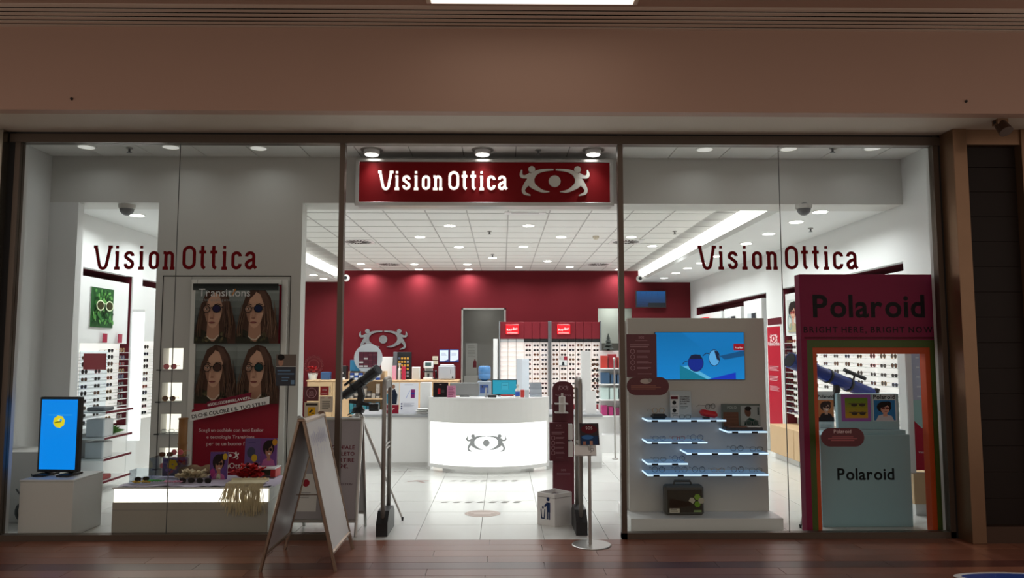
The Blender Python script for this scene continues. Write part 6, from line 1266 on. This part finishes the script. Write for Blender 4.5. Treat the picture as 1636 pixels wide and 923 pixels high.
for i, (pa_, pb__, tp) in enumerate(((1222, 1192, 2.7), (1188, 1160, 2.62), (1157, 1112, 2.6))):
    y0, y1 = PX(pa_, 500, XR).y, PX(pb__, 500, XR).y; t = thing('wall_cabinet', ('nearest', 'middle', 'farthest')[i]+' tall white wall cabinet with a picture behind the display wall', 'cabinet', (XR+.2, (y0+y1)/2, 0), group='white cabinets on the right wall'); box('body', white, t, XR-.05, XR+.3, y0+.03, y1-.03, 0, tp, r=.004)
    ya, yb_ = y0+(y1-y0)*.3, y0+(y1-y0)*.75; fo = box('picture_frame', alu, t, XR-.062, XR-.05, ya, yb_, 1.7, 2.45); cv = Canvas((XR-.0625, yb_, 1.7), (0, -1, 0), UZ); cv.n = Vector((-1, 0, 0)); d_dark(cv, yb_-ya, .75); cv.build('picture', fo)
y_ = PX(1136, 500, XR).y; tag(box('red_plaque', M('plaque_red'), None, XR-.2, XR-.08, y_-.15, y_+.15, 2.25, 2.5, r=.01), 'small bright red plaque on the far white wall cabinet', 'sign')
# red banner on the pier
def d_banner(cv, w_, h_): cv.rect(0, 0, w_, h_, '#b01e32'); emblem_print(cv, w_*.5, h_*.88, w_*.6, '#f0d8d8'); cv.text('VisionOttica', w_*.5, h_*.81, .08, '#f4e4e4', 'c', bold=True, width=w_*.9); [cv.greek(w_*.12, h_*(.6-.1*k), w_*.76, .012, '#e0a8b0', 4) for k in range(3)]
y0, y1 = YR2+.08, YR3-.06; t = thing('wall_banner', 'tall red banner with white print on the right wall pier', 'banner', (XR-.02, (y0+y1)/2, .4)); z0, z1 = .45, 2.17; box('frame', white2, t, XR-.02, XR-.001, y0-.03, y1+.03, z0-.03, z1+.03); cv = Canvas((XR-.0205, y1, z0), (0, -1, 0), UZ); cv.n = Vector((-1, 0, 0)); d_banner(cv, y1-y0, z1-z0); cv.build('print', t)
# turquoise and red roll-up near the right end
Yz = .95; x0, x1 = P(1462, 650, Yz).x, P(1492, 650, Yz).x+.12; z0, z1 = P(1475, 752, Yz).z, P(1475, 540, Yz).z
t = thing('curved_banner', 'curved turquoise and red banner panel at the right end of the window', 'banner', ((x0+x1)/2, Yz+.1, 0))
box('side_post', white2, t, x0-.07, x0+.0, Yz+.02, Yz+.2, z0-.03, z1+.1, r=.01); box('panel', white2, t, x0, min(x1+.25, XR-.02), Yz+.06, Yz+.12, z0, z1+.1); box('plinth', oak, t, x0-.05, min(x1+.3, XR-.02), Yz+.0, Yz+.4, .12, z0-.03, r=.004); box('kick_plate', white2, t, x0-.03, min(x1+.3, XR-.02), Yz+.02, Yz+.4, 0, .12)
cv = Canvas((x0, Yz+.0595, z0), UX, UZ); w_, h_ = min(x1+.22, XR-.03)-x0, z1-z0+.08; cv.rect(0, 0, w_, h_, '#a8d4d0'); cv.rect(0, h_*.88, w_, h_, '#58bccb'); cv.rect(0, h_*.5, w_, h_*.88, '#c0c8dc'); cv.poly([(0, 0), (w_, 0), (w_, h_*.26), (w_*.4, h_*.3), (0, h_*.36)], '#b8283f'); cv.text('VisionOttica', w_*.2, h_*.12, .09, '#f4e8e8', bold=True, width=w_*.7); [cv.greek(w_*.25, h_*(.8-.07*k), w_*.2, .02, '#e8f0f4', 1) for k in range(5)]; cv.build('print', t)
# left wall racks
def d_green(cv, w_, h_):
    cv.rect(0, 0, w_, h_, '#2c5a30'); rn = random.Random(4)
    for k in range(90): cv.ell(rn.uniform(.04, w_-.04), rn.uniform(.04, h_-.04), rn.uniform(.015, .04), rn.uniform(.01, .025), rn.choice(('#3f7a3c', '#56964a', '#1e4424', '#6aa858')), rn.uniform(0, 3), 8)
    for s_ in (-1, 1): cv.ell(w_*.5+s_*w_*.2, h_*.55, w_*.16, h_*.12, '#3a3a20'); cv.ring(w_*.5+s_*w_*.2, h_*.55, w_*.16, .015, '#d8e8c0', h_*.12)
    cv.line([(w_*.42, h_*.6), (w_*.58, h_*.6)], .012, '#d8e8c0')
ya, yb_ = PX(148, 490, XL).y, PX(184, 490, XL).y
lr = wall_rack('left', XL, max(YL1, Yh+.12)+.02, YL2-.03, 11, 4, 'lit white wall rack of glasses under the green picture behind the left window', 'wall rack under the green picture', 'glasses on the left wall rack', .75, 1.85, base=False, pic=(ya, yb_, PX(166, 523, XL).z, PX(166, 460, XL).z, d_green))
y0, y1 = max(YL1, Yh+.12)+.02, YL2-.05
t = thing('wall_cupboard', 'white low cupboard with dark red shelf edges under the left wall rack', 'shelf unit', (XL, (y0+y1)/2, 0)); box('body', white2, t, XL-.18, XL+.02, y0, y1, 0, .72)
LZ = [.15, .42, .68, 1.0, 1.3]
for z in LZ[:4]: sh = box('shelf', white2, t, XL+.02, XL+.34, y0+.02, y0+.7, z-.02, z); box('edge', darkred, sh, XL+.34, XL+.345, y0+.02, y0+.7, z-.025, z+.002)
box('end_panel', acryl, t, XL+.0, XL+.34, y0, y0+.01, .1, 1.75)
tag(box('red_sign_plate', M('plate_red', (140, 40, 50), .3), None, XL+.05, XL+.33, y0-.006, y0-.001, 1.52, 1.72), 'dark red sign plate on the acrylic end of the left wall rack', 'sign')
for i, (z, hgt, c_, lab) in enumerate(((1.0, .05, (70, 74, 78), 'dark goggles case on the top shelf of the left cupboard'), (.68, .22, (190, 194, 196), 'pale grey carton on the second shelf of the left cupboard'), (.42, .2, (196, 198, 198), 'pale grey carton on the third shelf of the left cupboard'), (.15, .06, (130, 40, 40), 'flat red box on the lowest shelf of the left cupboard'))): tag(box('shelf_carton', M('shelf_carton_%d' % i, c_, .5, noise=.15), None, XL+.08, XL+.3, y0+.06, y0+.3, z+.001, z+hgt, r=.01), lab, 'box')
m = MB(); rn = random.Random(2)
for k in range(24): a = rn.uniform(0, 6.28); b_ = rn.uniform(.3, 1.2); c0 = Vector((XL+.2, y0+.5, .68)); tp_ = c0+Vector((math.cos(a)*.14*math.cos(b_), math.sin(a)*.14*math.cos(b_), .13*math.sin(b_))); sd = Vector((-math.sin(a), math.cos(a), 0))*.01; m.add([c0-sd, c0+sd, (c0+tp_)/2+sd+Vector((0, 0, .04)), tp_, (c0+tp_)/2-sd+Vector((0, 0, .04))], [(0, 1, 2, 3, 4)])
tag(m.build('green_plant', M('leaf_green', (96, 150, 70), .6)), 'small green plant on the second shelf of the left cupboard', 'plant')
for i, px in enumerate((169, 193)): p = PX(px, 548, XL+.02); tag(box('price_tag', M('tag_red', (160, 30, 60), .4), None, XL+.0, XL+.012, p.y-.05, p.y+.05, 1.86, 1.98), ('left', 'right')[i]+' of two small magenta tags above the left wall rack', 'tag', 'magenta tags')
wall_rack('left', XL, YL3+.02, YL3+.9, 11, 2, 'lit white wall rack of glasses beside the partition edge', 'wall rack beside the partition edge', 'glasses on the second left wall rack', .75, 1.9, base=False)
# tall lit board and mirror strip between the left racks
p0 = PX(205, 600, XL+.06); t = thing('lit_divider', 'tall bright lit divider board beside the left wall rack', 'panel', (XL+.1, YL2+.05, 0)); box('board', M('divider_light', (250, 252, 255), .4, em=.7), t, XL+.002, XL+.16, YL2+.02, YL2+.05, .5, 2.3); box('cap', white2, t, XL+.002, XL+.17, YL2+.015, YL2+.055, 2.3, 2.34)
t = thing('wall_mirror', 'narrow dark wall mirror beside the lit divider', 'mirror', (XL+.01, YL2+.16, 1)); box('glass', M('mirror', (160, 166, 168), .05, 1.0), t, XL+.002, XL+.012, YL2+.08, YL3-.02, .6, 2.3); box('frame', midgrey, t, XL+.001, XL+.014, YL2+.07, YL2+.08, .6, 2.3)
